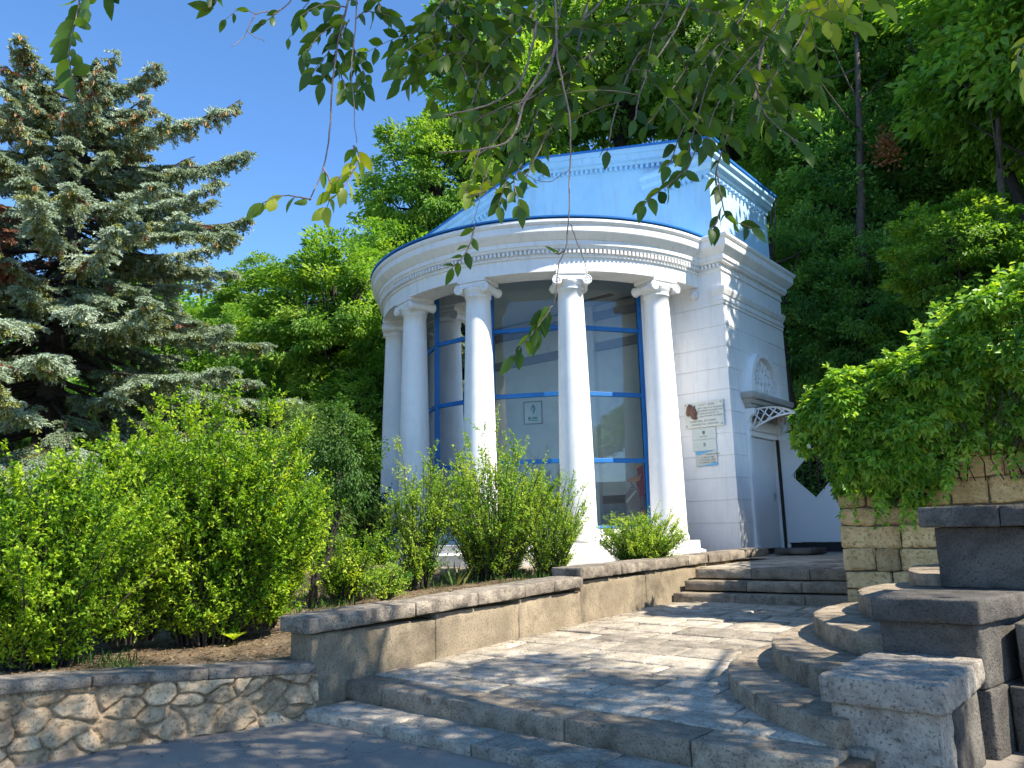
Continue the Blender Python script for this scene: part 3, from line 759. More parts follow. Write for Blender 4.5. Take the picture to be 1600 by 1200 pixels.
# porch ceiling and room
mb = MB(); mb.lathe([(.0, 7.25), (3.75, 7.25), (3.75, 7.29), (0, 7.29)], (UC, VC), 48, -pi / 2, pi / 2, smooth=False); part(mb, 'ceiling', M['ceil_in'])
mb = MB(); mb.box((-8.4, .34, 1.3), (-1.5, .44, 7.25)); part(mb, 'inner_wall', M['grey_in']); mb = MB(); mb.box((-4.05, .18, 1.35), (-3.62, .338, 7.24)); mb.cut(); mb.box((-7.6, .12, 1.35), (-7.2, .338, 7.24)); mb.cut(); mb.box((-1.9, -.1, 1.35), (-1.5, .338, 7.24))
mb.cut(); mb.box((-8.45, -.1, 1.35), (-8.1, .338, 7.24))
part(mb, 'inner_pillar', M['ceil_in'])
mb = MB(); mb.box((-8.1, .325, 1.36), (-1.9, .337, 2.22)); part(mb, 'wall_tiles', M['tile'])
mb = MB(); mb.box((-8.1, .31, 2.225), (-1.9, .337, 2.42)); mb.cut(); mb.box((-8.1, .24, 6.05), (-1.9, .337, 6.26)); mb.cut(); mb.box((-8.1, .22, 6.85), (-1.9, .337, 7.05)); part(mb, 'dark_beam', M['beam'])
mb = MB()
for k in range(16):
    for j in range(3): mb.box((-3.75 + k * .065, -.33 + j * .07, 7.235), (-3.70 + k * .065, -.285 + j * .07, 7.249))
part(mb, 'ceiling_vent', M['dark'])
mb = MB(); mb.box((-4.62, .318, 2.76), (-4.40, .324, 3.12)); q_ = part(mb, 'notice', M['paper'])
mb = MB()
for k in range(6): mb.box((-4.60, .312, 3.06 - k * .05), (-4.44 - .02 * (k % 2), .3165, 3.075 - k * .05))
part(mb, 'lettering', M['frame'], q_)
mb = MB(); mb.lathe([(0, 1.358), (3.37, 1.358), (3.37, 1.30), (0, 1.30)], (UC, VC), 48, -pi / 2, pi / 2, smooth=False); part(mb, 'floor', M['ceil_in'])
# glazing: five flat bays between mullions on a circle
RG = 3.5
def gp(t, z, r=RG): return np.array([UC + r * sin(t), VC - r * cos(t), z])
zt0, zs = 1.62, [3.07, 4.52, 6.0]
for k in range(5):
    a, b = TH[k], TH[k + 1]; A, C_ = gp(a, 0), gp(b, 0); d = (C_ - A) / np.linalg.norm(C_ - A); nn = np.array([d[1], -d[0], 0])
    fr = MB()
    if k == 0:
        fr.obox(A + ZZ * (zt0 + 7.24) / 2, d * .052, nn * .05, ZZ * (7.24 - zt0) / 2)
    fr.obox(C_ + ZZ * (zt0 + 7.24) / 2, d * .052, nn * .055, ZZ * (7.24 - zt0) / 2)
    for z in zs: fr.obox((A + C_) / 2 + ZZ * z, (C_ - A) / 2 - d * .053, nn * .04, ZZ * .048)
    for z in (zt0 + .035, 7.2): fr.obox((A + C_) / 2 + ZZ * z, (C_ - A) / 2 - d * .053, nn * .035, ZZ * .035)
    if k == 0:
        for f in (.34, .66):
            c = A + (C_ - A) * f; fr.obox(c + ZZ * (zt0 + 7.2) / 2, d * .03, nn * .035, ZZ * (7.1 - zt0) / 2)
    w_ = part(fr, 'window', M['dblue'], bevel=.008)
    g = MB(); mid = (A + C_) / 2
    lv = [zt0 + .07] + [q for z in zs for q in (z - .048, z + .048)] + [7.165]
    for i in range(0, 8, 2): g.obox(mid + ZZ * (lv[i] + lv[i + 1]) / 2, (C_ - A) / 2 - d * .054, nn * .004, ZZ * (lv[i + 1] - lv[i]) / 2)
    g.build('pane', M['glass'], w_)
mb = MB(); mb.lathe([(3.36, 1.30), (3.62, 1.30), (3.62, 1.615), (3.36, 1.615)], (UC, VC), 60, TH[0], TH[5], smooth=False)
for s_ in (-1, 1):
    c = gp(s_ * TH[5], 0, 3.5)
    mb.box((c[0] + s_ * .06, c[1] + .0, 1.3), (c[0] + s_ * .30, .33, 7.24))
part(mb, 'window_sill', M['white'])
# columns with scroll capitals
def column(th):
    c = (UC + R * sin(th), VC - R * cos(th)); er = np.array([sin(th), -cos(th), 0]); et = np.array([cos(th), sin(th), 0]); c3 = np.array([c[0], c[1], 0])
    mb = MB(); pr = [(0, 1.357), (.405, 1.357), (.405, 1.42), (.40, 1.45), (.388, 1.47), (.380, 1.50)]
    for i in range(22):
        t = i / 21.; r_ = .372 - .105 * (t ** 1.35) ; pr.append((r_, 1.53 + t * 5.07))
    pr += [(.285, 6.605), (.292, 6.625), (.285, 6.645), (.27, 6.65), (.30, 6.70), (.335, 6.76), (.335, 6.80), (0, 6.80)]
    mb.lathe(pr, c, 40); col = part(mb, 'column', M['white_c'])
    mb = MB(); mb.obox(c3 + ZZ * 6.965, et * .335, er * .33, ZZ * .054); mb.obox(c3 + ZZ * 6.893, et * .30, er * .30, ZZ * .017)
    mb.obox(c3 + ZZ * 6.83, et * .29, er * .31, ZZ * .045)
    for s_ in (-1, 1):
        cc = c3 + et * (s_ * .315) + ZZ * 6.775
        pts = []; rad = []
        for i in range(13):
            t = -1 + 2 * i / 12.; pts.append(cc + er * (t * .325)); rad.append(.072 + .036 * abs(t) ** 2.2)
        mb.tube(pts, rad, 18)
        for f in (-1, 1):
            sp = []
            for i in range(44):
                a = i / 43. * 2 * pi * 1.9; rr = .104 * (1 - .75 * i / 43.); sp.append(cc + er * (f * .33) + et * (s_ * rr * sin(a)) * 1.0 + ZZ * (rr * cos(a)))
            mb.tube(sp, [.0145] * 40 + [.012] * 4, 5)
            mb.tube([cc + er * (f * .32), cc + er * (f * .347)], .026, 10)
    for f in (-1, 1):
        for i in range(9):
            mb.obox(c3 + er * (f * .318) + et * (-.19 + i * .0475) + ZZ * 6.815, et * .016, er * .014, ZZ * .03)
    mb.build('capital', M['white_c'], col, bevel=.004)
for t in TH: column(t)
mb = MB()
for s_ in (-1, 1):   # half hidden scroll of the wall pilaster behind the end column
    mb.cut(); cc = np.array([UC + s_ * 4.32, -.06, 6.80]); mb.tube([cc + np.array([0, -.05, 0]), cc + np.array([0, .06, 0])], .10, 18)
part(mb, 'pilaster_scroll', M['white'])
# rotunda roof and blue flashing
def gp0(t, z, r): return np.array([UC + r * sin(t), VC - r * cos(t), z])
mb = MB(); mb.lathe([(4.73, 8.075), (4.45, 8.12), (2.2, 8.55), (.05, 8.75)], (UC, VC), 64, -pi / 2, pi / 2, smooth=False); part(mb, 'rotunda_roof', M['lblue'])
mb = MB()
for k in range(25):
    t = -pi / 2 + pi * (k + .5) / 25; a_ = gp0(t, 8.135, 4.44); b__ = gp0(t, 8.56, 2.2); mb.bar(a_, b__, .02, .03)
part(mb, 'standing_seams', M['lblue'])
mb = MB(); mb.lathe([(4.62, 8.045), (4.765, 8.045), (4.77, 8.078), (4.70, 8.085), (4.62, 8.08), (4.62, 8.045)], (UC, VC), 96, -pi / 2 - .01, pi / 2 + .01, smooth=False); part(mb, 'roof_flashing', M['bblue'])
# gable
AP = (-4.95, 11.45); EZ = 10.22; gl, gr = LU + .12, RU - .14
mb = MB(); mb.prism([(gl, 8.0), (gr, 8.0), (gr, EZ - .1), (AP[0], AP[1] - .1), (gl, EZ - .1)], 1, .05, .35); part(mb, 'gable_wall', M['lblue'])
mb = MB(); mb.box((gr - .3, .352, 8.0), (gr, DEP - .1, EZ - .1)); mb.cut(); mb.box((gl, .352, 8.0), (gl + .3, DEP - .1, EZ - .1)); mb.cut(); mb.box((gl + .302, DEP - .35, 8), (gr - .302, DEP - .1, EZ - .1)); part(mb, 'attic_side_wall', M['lblue'])
sl = (AP[1] - EZ) / (gr + .25 - AP[0])
rk = MB(); ovr = .25
for s_ in (-1, 1):
    rk.cut(); e = np.array([AP[0] + s_ * (gr + ovr - AP[0]), 0, EZ]); a = np.array([AP[0], 0, AP[1]]); d = (e - a); L = np.linalg.norm(d); d /= L; up_ = np.array([-d[2] * s_, 0, d[0] * s_])
    for (o0, h0, h1) in ((.30, .0, .11), (.24, -.15, -.002), (.12, -.25, -.152)):
        mid = (a + e) / 2 + up_ * (h0 + h1) / 2; rk.obox(mid + np.array([0, .05 - o0 / 2, 0]), d * L / 2, np.array([0, o0 / 2, 0]), up_ * (h1 - h0) / 2)
    for i in range(34):
        f = (i + .5) / 34; p = a + (e - a) * f + up_ * -.30; rk.obox(p + np.array([0, .05 - .055, 0]), d * .038, np.array([0, .053, 0]), up_ * .045)
part(rk, 'raking_cornice', M['lblue'])
fl = MB()
for s_ in (-1, 1):
    fl.cut(); e = np.array([AP[0] + s_ * (gr + ovr + .02 - AP[0]), 0, EZ - .005]); a = np.array([AP[0], 0, AP[1]]); d = (e - a); L = np.linalg.norm(d); d /= L; up_ = np.array([-d[2] * s_, 0, d[0] * s_])
    fl.obox((a + e) / 2 + up_ * .135 + np.array([0, -.1, 0]), d * L / 2, np.array([0, .18, 0]), up_ * .022)
part(fl, 'gable_flashing', M['bblue'])
rp = [(0, 9.62), (.05, 9.63), (.05, 9.72), (.12, 9.74), (.16, 9.82), (.2, 9.83), (.2, 9.92), (.27, 9.98), (.27, 10.05), (0, 10.08)]
mb = MB(); sweep(mb, [(gl, DEP - .1), (gl, .05), (gl + 1.7, .05)], rp); mb.cut(); sweep(mb, [(gr - 1.7, .05), (gr, .05), (gr, DEP - .1)], rp)
for k in range(12): mb.box((gr - .07 - k * .14, -.05, 9.55), (gr - .01 - k * .14, .048, 9.625))
for k in range(14): mb.box((gr + .002, .15 + k * .22, 9.55), (gr + .09, .22 + k * .22, 9.625))
part(mb, 'cornice_return', M['lblue'])
mb = MB()
for s_ in (-1, 1):
    mb.cut(); e = (AP[0] + s_ * (gr + ovr - AP[0]), EZ - .02); pts = [(AP[0], AP[1] - .02), e, (e[0], e[1] - .06), (AP[0], AP[1] - .08)]
    mb.prism(pts, 1, .06, DEP + .15)
part(mb, 'gable_roof', M['dblue'])
mb = MB(); mb.box((RU - .3, .05, 8.04), (RU + .1, DEP + .2, 8.07)); mb.box((UC + 4.2, -.2, 8.05), (RU + .1, .05, 8.075)); part(mb, 'cornice_cover', M['white'])

# side door portal
mb = MB()
dp = [(0, 4.20), (.06, 4.22), (.08, 4.30), (.13, 4.32), (.16, 4.40), (.22, 4.42), (.24, 4.50), (.24, 4.55), (.0, 4.58)]
V0, V1 = .78, 2.72
sweep(mb, [(.0, V0), (.05, V0), (.05, V1), (.0, V1)], dp, inward=0)
mb.box((.0, V0 + .03, 3.98), (.05, V1 - .03, 4.2))
part(mb, 'door_cornice', M['iron'], bevel=.003)
mb = MB(); c0 = 1.68
arc = [(c0 + .86 * cos(t), 4.57 + 1.04 * sin(t)) for t in np.linspace(0, pi, 25)]; inn = [(c0 + .74 * cos(t), 4.57 + .91 * sin(t)) for t in np.linspace(0, pi, 25)]
for i in range(24): mb.prism([arc[i], arc[i + 1], inn[i + 1], inn[i]], 0, .002, .16)
lun = part(mb, 'lunette', M['white'])
mb = MB(); mb.prism([(c0 + .74 * cos(t), 4.575 + .91 * sin(t)) for t in np.linspace(0, pi, 25)], 0, .002, .02)
r_ = random.Random(4)
for k in range(9):
    x = -.6 + k * .15; h = .86 * sqrt(max(.02, 1 - (x / .72) ** 2)); pts = []
    for i in range(9): pts.append(np.array([.028, c0 + x * (1 - .0 * i) + .03 * sin(i * 1.4 + k), 4.6 + h * .95 * i / 8]))
    mb.tube([p_ + np.array([.02, 0, 0]) for p_ in pts], .034, 6)
    for i in range(1, 5):
        cc = np.array([.05, c0 + x + .05 * (-1) ** i, 4.6 + h * .9 * i / 5]); mb.tube([cc + np.array([0, .055 * cos(t), .055 * sin(t)]) for t in np.linspace(0, 5, 8)], .024, 5)
part(mb, 'relief', M['white'], lun)
mb = MB()
for vv in (.66, 2.46):
    mb.cut(); mb.box((.0, vv, 1.0), (.07, vv + .14, 3.75)); mb.box((.0, vv - .02, 1.0), (.1, vv + .16, 1.2))
part(mb, 'door_jamb', M['white'], bevel=.01)
mb = MB()
for vv in (.79, 2.53):
    mb.cut(); pts = [(.0, 3.72), (.08, 3.74), (.10, 3.82), (.07, 3.92), (.11, 4.02), (.20, 4.08), (.22, 4.19), (.0, 4.2)]
    mb.prism([(p[0], p[1]) for p in pts], 1, vv - .07, vv + .07)
    mb.tube([np.array([.15, vv - .078, 4.10]), np.array([.15, vv + .078, 4.10])], .06, 12)
part(mb, 'scroll_bracket', M['white'], bevel=.004)
mb = MB(); mb.box((-.14, .80, 1.12), (-.10, 2.42, 3.60)); dr = part(mb, 'door', M['door'])
mb = MB(); mb.box((-.098, 2.2, 2.2), (-.06, 2.24, 2.36)); mb.tube([np.array([-.07, 2.22, 2.3]), np.array([-.03, 2.22, 2.3])], .015, 8); mb.build('handle', M['iron'], dr)
mb = MB(); mb.box((-.099, 1.0, 1.35), (-.094, 1.003, 3.45)); mb.build('joint', M['seam'], dr)

# canopy over the side door
cn = thing('door_canopy', 'white metal lattice canopy arching over the side door', 'canopy', (.1, 1.6, 3.7))
def truss(mb, v):
    up_, lo = [], []
    for i in range(17):
        t = i / 16.; up_.append(np.array([.08 + 1.05 * t, v, 4.16 + .10 * sin(min(1, t * 1.2) * pi * .5) - .28 * t ** 2.2])); lo.append(np.array([.08 + 1.05 * t, v, 3.74 + .26 * sin(t * pi * .62) + .0 * t]))
    lo[-1] = up_[-1].copy()
    mb.tube(up_, .023, 6); mb.tube(lo, .023, 6)
    for a, b in ((0, 4), (3, 0), (3, 7), (6, 2), (6, 10), (9, 5), (9, 12), (12, 8), (12, 14)):
        mb.tube([up_[a], lo[b]], .017, 5)
    return up_, lo
mb = MB(); ups = []
for v in (.86, 2.5): mb.cut(); ups.append(truss(mb, v))
part(mb, 'truss', M['lattice'], cn)
mb = MB()
for i in (0, 8, 16): mb.tube([ups[0][0][i], ups[1][0][i]], .014, 6)
mb.tube([ups[0][1][0], ups[1][1][0]], .014, 6); part(mb, 'rails', M['lattice'], cn)
mb = MB(); V = []; Fc = []
for i in range(17):
    for j, p in enumerate((ups[0][0][i], ups[1][0][i])): V.append(p + ZZ * .022 + (np.array([0, -.05, 0]) if j == 0 else np.array([0, .05, 0])))
for i in range(16): Fc.append((2 * i, 2 * i + 1, 2 * i + 3, 2 * i + 2))
V2 = [v_ + ZZ * .006 for v_ in V]; mb.add(V + V2, Fc + [tuple(34 + q for q in f[::-1]) for f in Fc] + [(0, 2 * 16, 34 + 32, 34)][:0]); part(mb, 'roof_sheet', M['poly'], cn)

# white sheet gate beside the door, with a diamond opening
gt = thing('sheet_gate', 'white sheet metal gate with a dark diamond window between pavilion and tan wall', 'gate', (1, 2.45, 1.2))
g0, g1, z0, z1, gc, gz, gd = .06, 3.1, 1.235, 3.60, .80, 2.76, .55
mb = MB(); 
sq = [(g0, z0), (gc, z0), (g1, z0), (g1, gz), (g1, z1), (gc, z1), (g0, z1), (g0, gz)]
di = [None, (gc, gz - gd), None, (gc + gd, gz), None, (gc, gz + gd), None, (gc - gd, gz)]
for a, b, c, d in ((0, 1, 1, 7), (2, 3, 3, 1), (4, 5, 5, 3), (6, 7, 7, 5)):
    mb.prism([sq[a], sq[b], di[c], di[d], sq[(a - 1) % 8]], 1, 2.43, 2.46)
part(mb, 'panel', M['door'], gt)
mb = MB(); P4 = [(gc - gd, gz), (gc, gz - gd), (gc + gd, gz), (gc, gz + gd)]
for i in range(4):
    a, b = P4[i], P4[(i + 1) % 4]; mb.bar((a[0], 2.425, a[1]), (b[0], 2.425, b[1]), .03, .03, up=(0, 1, 0))
part(mb, 'window_frame', M['door'], gt)
mb = MB()
for k in range(6):
    f = -gd + (k + .5) * gd / 3; h = gd - abs(f); mb.bar((gc + f - h * .0, 2.445, gz - h), (gc + f, 2.445, gz + h), .012, .012, up=(0, 1, 0))
part(mb, 'bars', M['dark'], gt)
mb = MB(); mb.box((-.02, 2.40, 1.1), (.035, 2.47, 3.62)); mb.cut(); mb.box((3.12, 2.4, 1.0), (3.18, 2.47, 3.62)); part(mb, 'gap_shade_strip', M['seam'], gt)  # flat black strips stand in for the shade in the hinge gap
bx = MB(); bx.box((-.2, 2.5, 1.0), (3.0, 2.56, 1.22)); bx.build('under_gate_shade', M['seam'], gt)  # black strip added as the shade of the open gap under the gate

# ------------------------------------------------------------------ plaques
def text_mesh(s, size, P, parent, mat, name='lettering', ext=.0015, sx=1.):
    "text on a wall facing -v; P is the lower left corner of each line in u,v,z"
    cu = bpy.data.curves.new('t', 'FONT'); cu.body = s; cu.size = size; cu.extrude = ext; cu.space_line = 1.0
    o = bpy.data.objects.new('t', cu); COL.objects.link(o); bpy.context.view_layer.update()
    me = bpy.data.meshes.new_from_object(o.evaluated_get(bpy.context.evaluated_depsgraph_get())); bpy.data.objects.remove(o)
    for v in me.vertices:
        x, y, z = v.co; v.co = (x * sx + P[0], P[1] - z, y + P[2])
    r = parent
    while r.parent: r = r.parent
    og = ORIG[r.name][1]
    for v in me.vertices: v.co = v.co - Vector(og)
    me.materials.clear(); me.materials.append(mat); ob = bpy.data.objects.new(name, me); COL.objects.link(ob); ob.parent = parent
    return ob
pl = thing('memorial_plaque', 'large pale marble plaque with a brown relief head and rows of lettering', 'plaque', (-.63, -.02, 3.78), None)
mb = MB(); mb.box((-1.10, -.045, 3.78), (-.16, -.008, 4.35)); part(mb, 'slab', M['marble'], pl, bevel=.006)
mb = MB()
for a, b in ((-1.05, 4.30), (-.21, 4.30), (-1.05, 3.83), (-.21, 3.83)): mb.cut(); mb.tube([np.array([a, -.044, b]), np.array([a, -.058, b])], .016, 10)
part(mb, 'bolt', M['iron'], pl)
head = [(-1.035, 4.08), (-1.04, 4.13), (-1.015, 4.20), (-1.0, 4.27), (-.95, 4.325), (-.925, 4.29), (-.90, 4.31), (-.885, 4.27), (-.845, 4.25), (-.82, 4.285), (-.825, 4.22), (-.80, 4.185), (-.79, 4.15), (-.765, 4.10), (-.79, 4.085), (-.785, 4.055), (-.80, 4.04), (-.775, 3.995), (-.80, 3.965), (-.85, 3.96), (-.905, 3.985), (-.935, 4.03), (-.94, 4.07), (-.98, 4.065), (-1.0, 4.045)]
mb = MB(); mb.prism(head, 1, -.075, -.046)
cx_, cz_ = -.90, 4.14; mb.prism([(cx_ + (a - cx_) * .8, cz_ + (b - cz_) * .8) for a, b in head], 1, -.088, -.074); mb.prism([(cx_ + (a - cx_) * .55, cz_ + (b - cz_) * .55) for a, b in head], 1, -.097, -.087)
mb.prism([(-1.035, 4.12), (-1.0, 4.26), (-.95, 4.32), (-.93, 4.22), (-.96, 4.12), (-1.0, 4.07)], 1, -.1, -.07)
part(mb, 'relief_head', M['bronze'], pl, bevel=.008)
for i, (s, x, z, sz) in enumerate([("I ЭТОТ  ДОМ", -.76, 4.255, .062), ("ЖИЛ, ПИСАЛ И ТРУДИЛСЯ", -.765, 4.185, .046), ("ВЕЛИКИЙ РУССКИЙ ПОЭТ", -.76, 4.125, .046), ("С МАЯ ПО АВГУСТ 18", -.755, 4.065, .046), ("ГОДА, ЛЕЧЕНИЕ НА ВОДАХ", -.755, 4.005, .042), ("ПАМЯТНИК  ИСТОРИИ", -.98, 3.90, .056), ("ОХРАНЯЕТСЯ  ЗАКОНОМ", -.94, 3.83, .052)]):
    text_mesh(s, sz, (x, -.046, z), pl, M['print'])
p2 = thing('steel_plaque', 'silver plaque with a small dark crest, upper of the middle pair', 'plaque', (-.66, -.02, 3.52))
mb = MB(); mb.box((-.955, -.022, 3.515), (-.385, -.008, 3.765)); part(mb, 'plate', M['silver'], p2, bevel=.003)
mb = MB(); mb.prism([(-.70, 3.70), (-.64, 3.70), (-.635, 3.66), (-.655, 3.63), (-.67, 3.615), (-.685, 3.63), (-.705, 3.66)], 1, -.026, -.0225); part(mb, 'crest', M['print'], p2)
text_mesh("МУЗЕЙ", .045, (-.755, -.0225, 3.56), p2, M['print'])
p3 = thing('steel_plaque', 'silver plaque with a tiny square mark, lower of the middle pair', 'plaque', (-.66, -.02, 3.27))
mb = MB(); mb.box((-.955, -.022, 3.265), (-.385, -.008, 3.508)); part(mb, 'plate', M['silver'], p3, bevel=.003)
mb = MB()
for i in range(3): mb.box((-.69, -.026, 3.36 + i * .028), (-.635, -.0225, 3.378 + i * .028))
part(mb, 'mark', M['print'], p3)
p4 = thing('hours_sign', 'white timetable sign with blue waves at top and bottom', 'sign', (-.63, -.02, 2.93))
mb = MB(); mb.box((-.90, -.018, 2.925), (-.39, -.008, 3.26)); part(mb, 'board', M['paper'], p4, bevel=.002)
mb = MB(); mb.prism([(-.898, 3.258), (-.898, 3.19), (-.80, 3.175), (-.70, 3.20), (-.55, 3.235), (-.45, 3.23), (-.52, 3.258)], 1, -.0205, -.0183)
mb.prism([(-.392, 2.927), (-.392, 3.0), (-.48, 2.995), (-.58, 2.97), (-.70, 2.945), (-.86, 2.94), (-.86, 2.927)], 1, -.0205, -.0183); part(mb, 'blue_wave', M['pblue'], p4)
for i, (s, x, z, sz) in enumerate([("РЕЖИМ РАБОТЫ", -.66, 3.165, .04), ("с 7.00 до 9.00", -.78, 3.10, .052), ("с 11.00 до 14.00", -.80, 3.045, .052), ("с 16.00 до 19.00", -.80, 2.99, .052)]):
    text_mesh(s, sz, (x, -.0195, z), p4, M['print'])

# things hung behind the glass
def bay_frame(k):
    a, b = TH[k], TH[k + 1]; A, C_ = gp(a, 0), gp(b, 0); d = (C_ - A); L = np.linalg.norm(d); d /= L; nn = np.array([d[1], -d[0], 0]); return A, d, nn, L
A, d, nn, L = bay_frame(3)
sg = thing('framed_sign', 'small brass framed sign with a green emblem behind the centre glass', 'sign', tuple(A + d * .95 + ZZ * 4.1))
mb = MB(); s0 = A + d * .86 - nn * .25 + ZZ * 4.17
mb.obox(s0, d * .19, nn * .01, ZZ * .235); part(mb, 'board', M['paper'], sg)
mb = MB()
for (x, z, a, b) in ((-.20, 0, .014, .25), (.20, 0, .014, .25), (0, -.245, .214, .014), (0, .245, .214, .014)): mb.obox(s0 + d * x + ZZ * z + nn * .004, d * a, nn * .018, ZZ * b)
part(mb, 'frame', M['frame'], sg)
mb = MB(); pts = [(-.055, .03), (-.035, .12), (.0, .19), (.045, .16), (.06, .09), (.035, .01), (.01, -.04), (-.01, .02), (.01, .09), (-.005, .12), (-.03, .06)]
V = [s0 + nn * q + d * x + ZZ * z for q in (.012, .018) for x, z in pts]; n = len(pts)
mb.add(V, [tuple(range(n)), tuple(range(2 * n - 1, n - 1, -1))] + [(i, n + i, n + (i + 1) % n, (i + 1) % n) for i in range(n)])
mb.obox(s0 + nn * .014 + ZZ * -.12 + d * -.08, d * .035, nn * .002, ZZ * .03); mb.obox(s0 + nn * .014 + ZZ * -.12 + d * .04, d * .06, nn * .002, ZZ * .024); mb.obox(s0 + nn * .014 + ZZ * -.175 + d * .0, d * .11, nn * .002, ZZ * .008)
part(mb, 'emblem', M['pgreen'], sg)
A, d, nn, L = bay_frame(4)
ps = thing('window_poster', 'cutout poster of a woman in a magenta dress with a black bag behind the glass', 'poster', tuple(A + d * (L - .35) + ZZ * 1.7))
def flat(mb, pts, off, th=.004):
    b = A - nn * .05; V = [b + nn * (off + q) + d * (L - .07 - x) + ZZ * z for q in (0, th) for x, z in pts]; n = len(pts)
    mb.add(V, [tuple(range(n)), tuple(range(2 * n - 1, n - 1, -1))] + [(i, n + i, n + (i + 1) % n, (i + 1) % n) for i in range(n)])
mb = MB(); flat(mb, [(0, 2.98), (.14, 2.98), (.17, 2.92), (.13, 2.80), (.20, 2.66), (.16, 2.5), (.14, 2.35), (.12, 2.05), (.0, 2.02)], 0); part(mb, 'dress', M['magenta'], ps)
mb = MB(); flat(mb, [(.02, 2.98), (.20, 2.98), (.24, 2.93), (.17, 2.90), (.10, 2.93)], .005); flat(mb, [(.05, 2.80), (.13, 2.74), (.30, 2.70), (.42, 2.66), (.40, 2.61), (.26, 2.60), (.1, 2.64)], .005); flat(mb, [(.0, 2.04), (.12, 2.04), (.10, 1.86), (.04, 1.76), (.0, 1.80)], .005); part(mb, 'skin', M['skin'], ps)
mb = MB(); flat(mb, [(.14, 2.46), (.36, 2.47), (.44, 2.36), (.49, 2.22), (.46, 2.10), (.34, 2.02), (.20, 2.0), (.10, 2.06)], .010); flat(mb, [(.22, 2.47), (.30, 2.62), (.34, 2.62), (.30, 2.52), (.38, 2.47)], .010); flat(mb, [(.0, 2.3), (.1, 2.3), (.12, 2.02), (.0, 2.0)], .010); part(mb, 'bag', M['bag'], ps)
mb = MB(); flat(mb, [(.18, 2.42), (.22, 2.44), (.46, 2.20), (.44, 2.15)], .016); part(mb, 'highlight_stripe', M['paper'], ps)

# ------------------------------------------------------------------ vegetation
def rand_dirs(rg, n):
    a = rg.normal(size=(n, 3)); return norm(a)
def crown_pts(rg, rx, ry, rz, nc, flat=.55, shell=.62, lobes=7):
    "clump centres in an uneven ellipsoid"
    d = rand_dirs(rg, nc); L = rand_dirs(rg, lobes); amp = rg.uniform(.1, .38, lobes)
    bump = 1 - .22 + np.max(np.maximum(0, d @ L.T) ** 6 * amp[None], axis=1)
    r = rg.uniform(shell ** 3, 1, nc) ** (1 / 3.) * bump
    r = np.where(rg.random(nc) < .22, r * rg.uniform(.45, .9, nc), r)
    return d * r[:, None] * np.array([rx, ry, rz]), d
def clump_leaves(rg, C_, Dn, per, cr, L, squash=.55):
    n = len(C_) * per; c = np.repeat(C_, per, 0); dn = np.repeat(Dn, per, 0)
    off = rand_dirs(rg, n) * (rg.random(n) ** .45)[:, None] * np.repeat(cr, per)[:, None]; off[:, 2] *= squash
    P = c + off
    D = norm(off * .8 + dn * np.repeat(cr, per)[:, None] * .7 + rg.normal(size=(n, 3)) * .35 * np.repeat(cr, per)[:, None] + np.array([0, 0, -.12]))
    N = norm(np.array([0, 0, .8]) + dn * .9 + rg.normal(size=(n, 3)) * .6)
    Ls = L * rg.uniform(.65, 1.25, n)
    return P, D, N, Ls
TREES = {}
def broad_tree(key, seed, rx, rz, nc, per, L, mat, ratio=.5, cr=(.35, .8), zc=None, trunk_r=.22, form=4, shell=.62, flat=.5, bark='dbark', tr=True):
    "build a tree once at the origin and remember it; crown centre at height zc"
    rg = np.random.default_rng(seed); zc = zc or rz * 1.25
    C_, Dn = crown_pts(rg, rx, rx, rz, nc, shell=shell); C_[:, 2] += zc
    crs = rg.uniform(*cr, nc)
    P, D, N, Ls = clump_leaves(rg, C_, Dn, per, crs, L, flat)
    root = bpy.data.objects.new('tree', None); COL.objects.link(root); ORIG[root.name] = ('w', np.zeros(3))
    tone = np.clip(np.repeat(rg.normal(.5, .16, nc), per) + rg.normal(0, .13, len(P)), 0, 1)
    leaf_obj('crown', P, D, N, Ls, Ls * ratio, mat, root, tone=tone, seed=seed, origin=np.zeros(3), form=form)
    mb = MB(); top = np.array([rg.normal() * .2, rg.normal() * .2, zc + rz * .5])
    tp = [np.array([0, 0, -7.]), np.array([rg.normal() * .08, rg.normal() * .08, zc * .3]), np.array([rg.normal() * .15, rg.normal() * .15, zc * .65]), top]
    mb.tube(tp, [trunk_r * 1.3, trunk_r, trunk_r * .75, trunk_r * .15], 8)
    lo = [i for i in rg.permutation(nc)[:max(10, nc // 5)]]
    for i in lo:
        f = rg.uniform(.3, .9); s0 = tp[1] * (1 - f) + top * f if f > .5 else tp[1] * (1 - f * 2) + tp[2] * f * 2
        e = C_[i]; mid = (s0 + e) / 2 + np.array([0, 0, -.12 * np.linalg.norm(e - s0)]) + rg.normal(size=3) * .08
        mb.tube([s0, mid, e], [trunk_r * .3, trunk_r * .16, .012], 5)
    mb.build('trunk', M[bark], root)
    TREES[key] = root; root['_used'] = 0
    return root
def place(key, x, y, z, s, rz, name, label, cat, group=None, sz=None, mat=None):
    src = TREES[key]
    if src['_used'] == 0: r = src; r['_used'] = 1
    else:
        r = src.copy(); COL.objects.link(r)
        for c in list(src.children):
            c2 = c.copy(); COL.objects.link(c2); c2.parent = r
    r.name = name; r.location = (x, y, z); r.rotation_euler = (0, 0, rz); r.scale = (s, s, sz or s)
    for k in ('label', 'category', 'group'):
        if k in r: del r[k]
    props(r, label, cat, group)
    return r
def pixtree(key, px, py, Y, rpx, rot, name, label, group=None, zb=None, sz=None, base_h=1.25, cat='tree'):
    "put the crown's centre where the photo shows it, Y metres away"
    c = pix(px, py, Y); src_rx, src_zc = SPEC[key]; s = (rpx / F * Y) / src_rx; zs = sz or s
    return place(key, c[0], c[1], c[2] - src_zc * zs, s, rot, name, label, cat, group, zs)
SPEC = {}
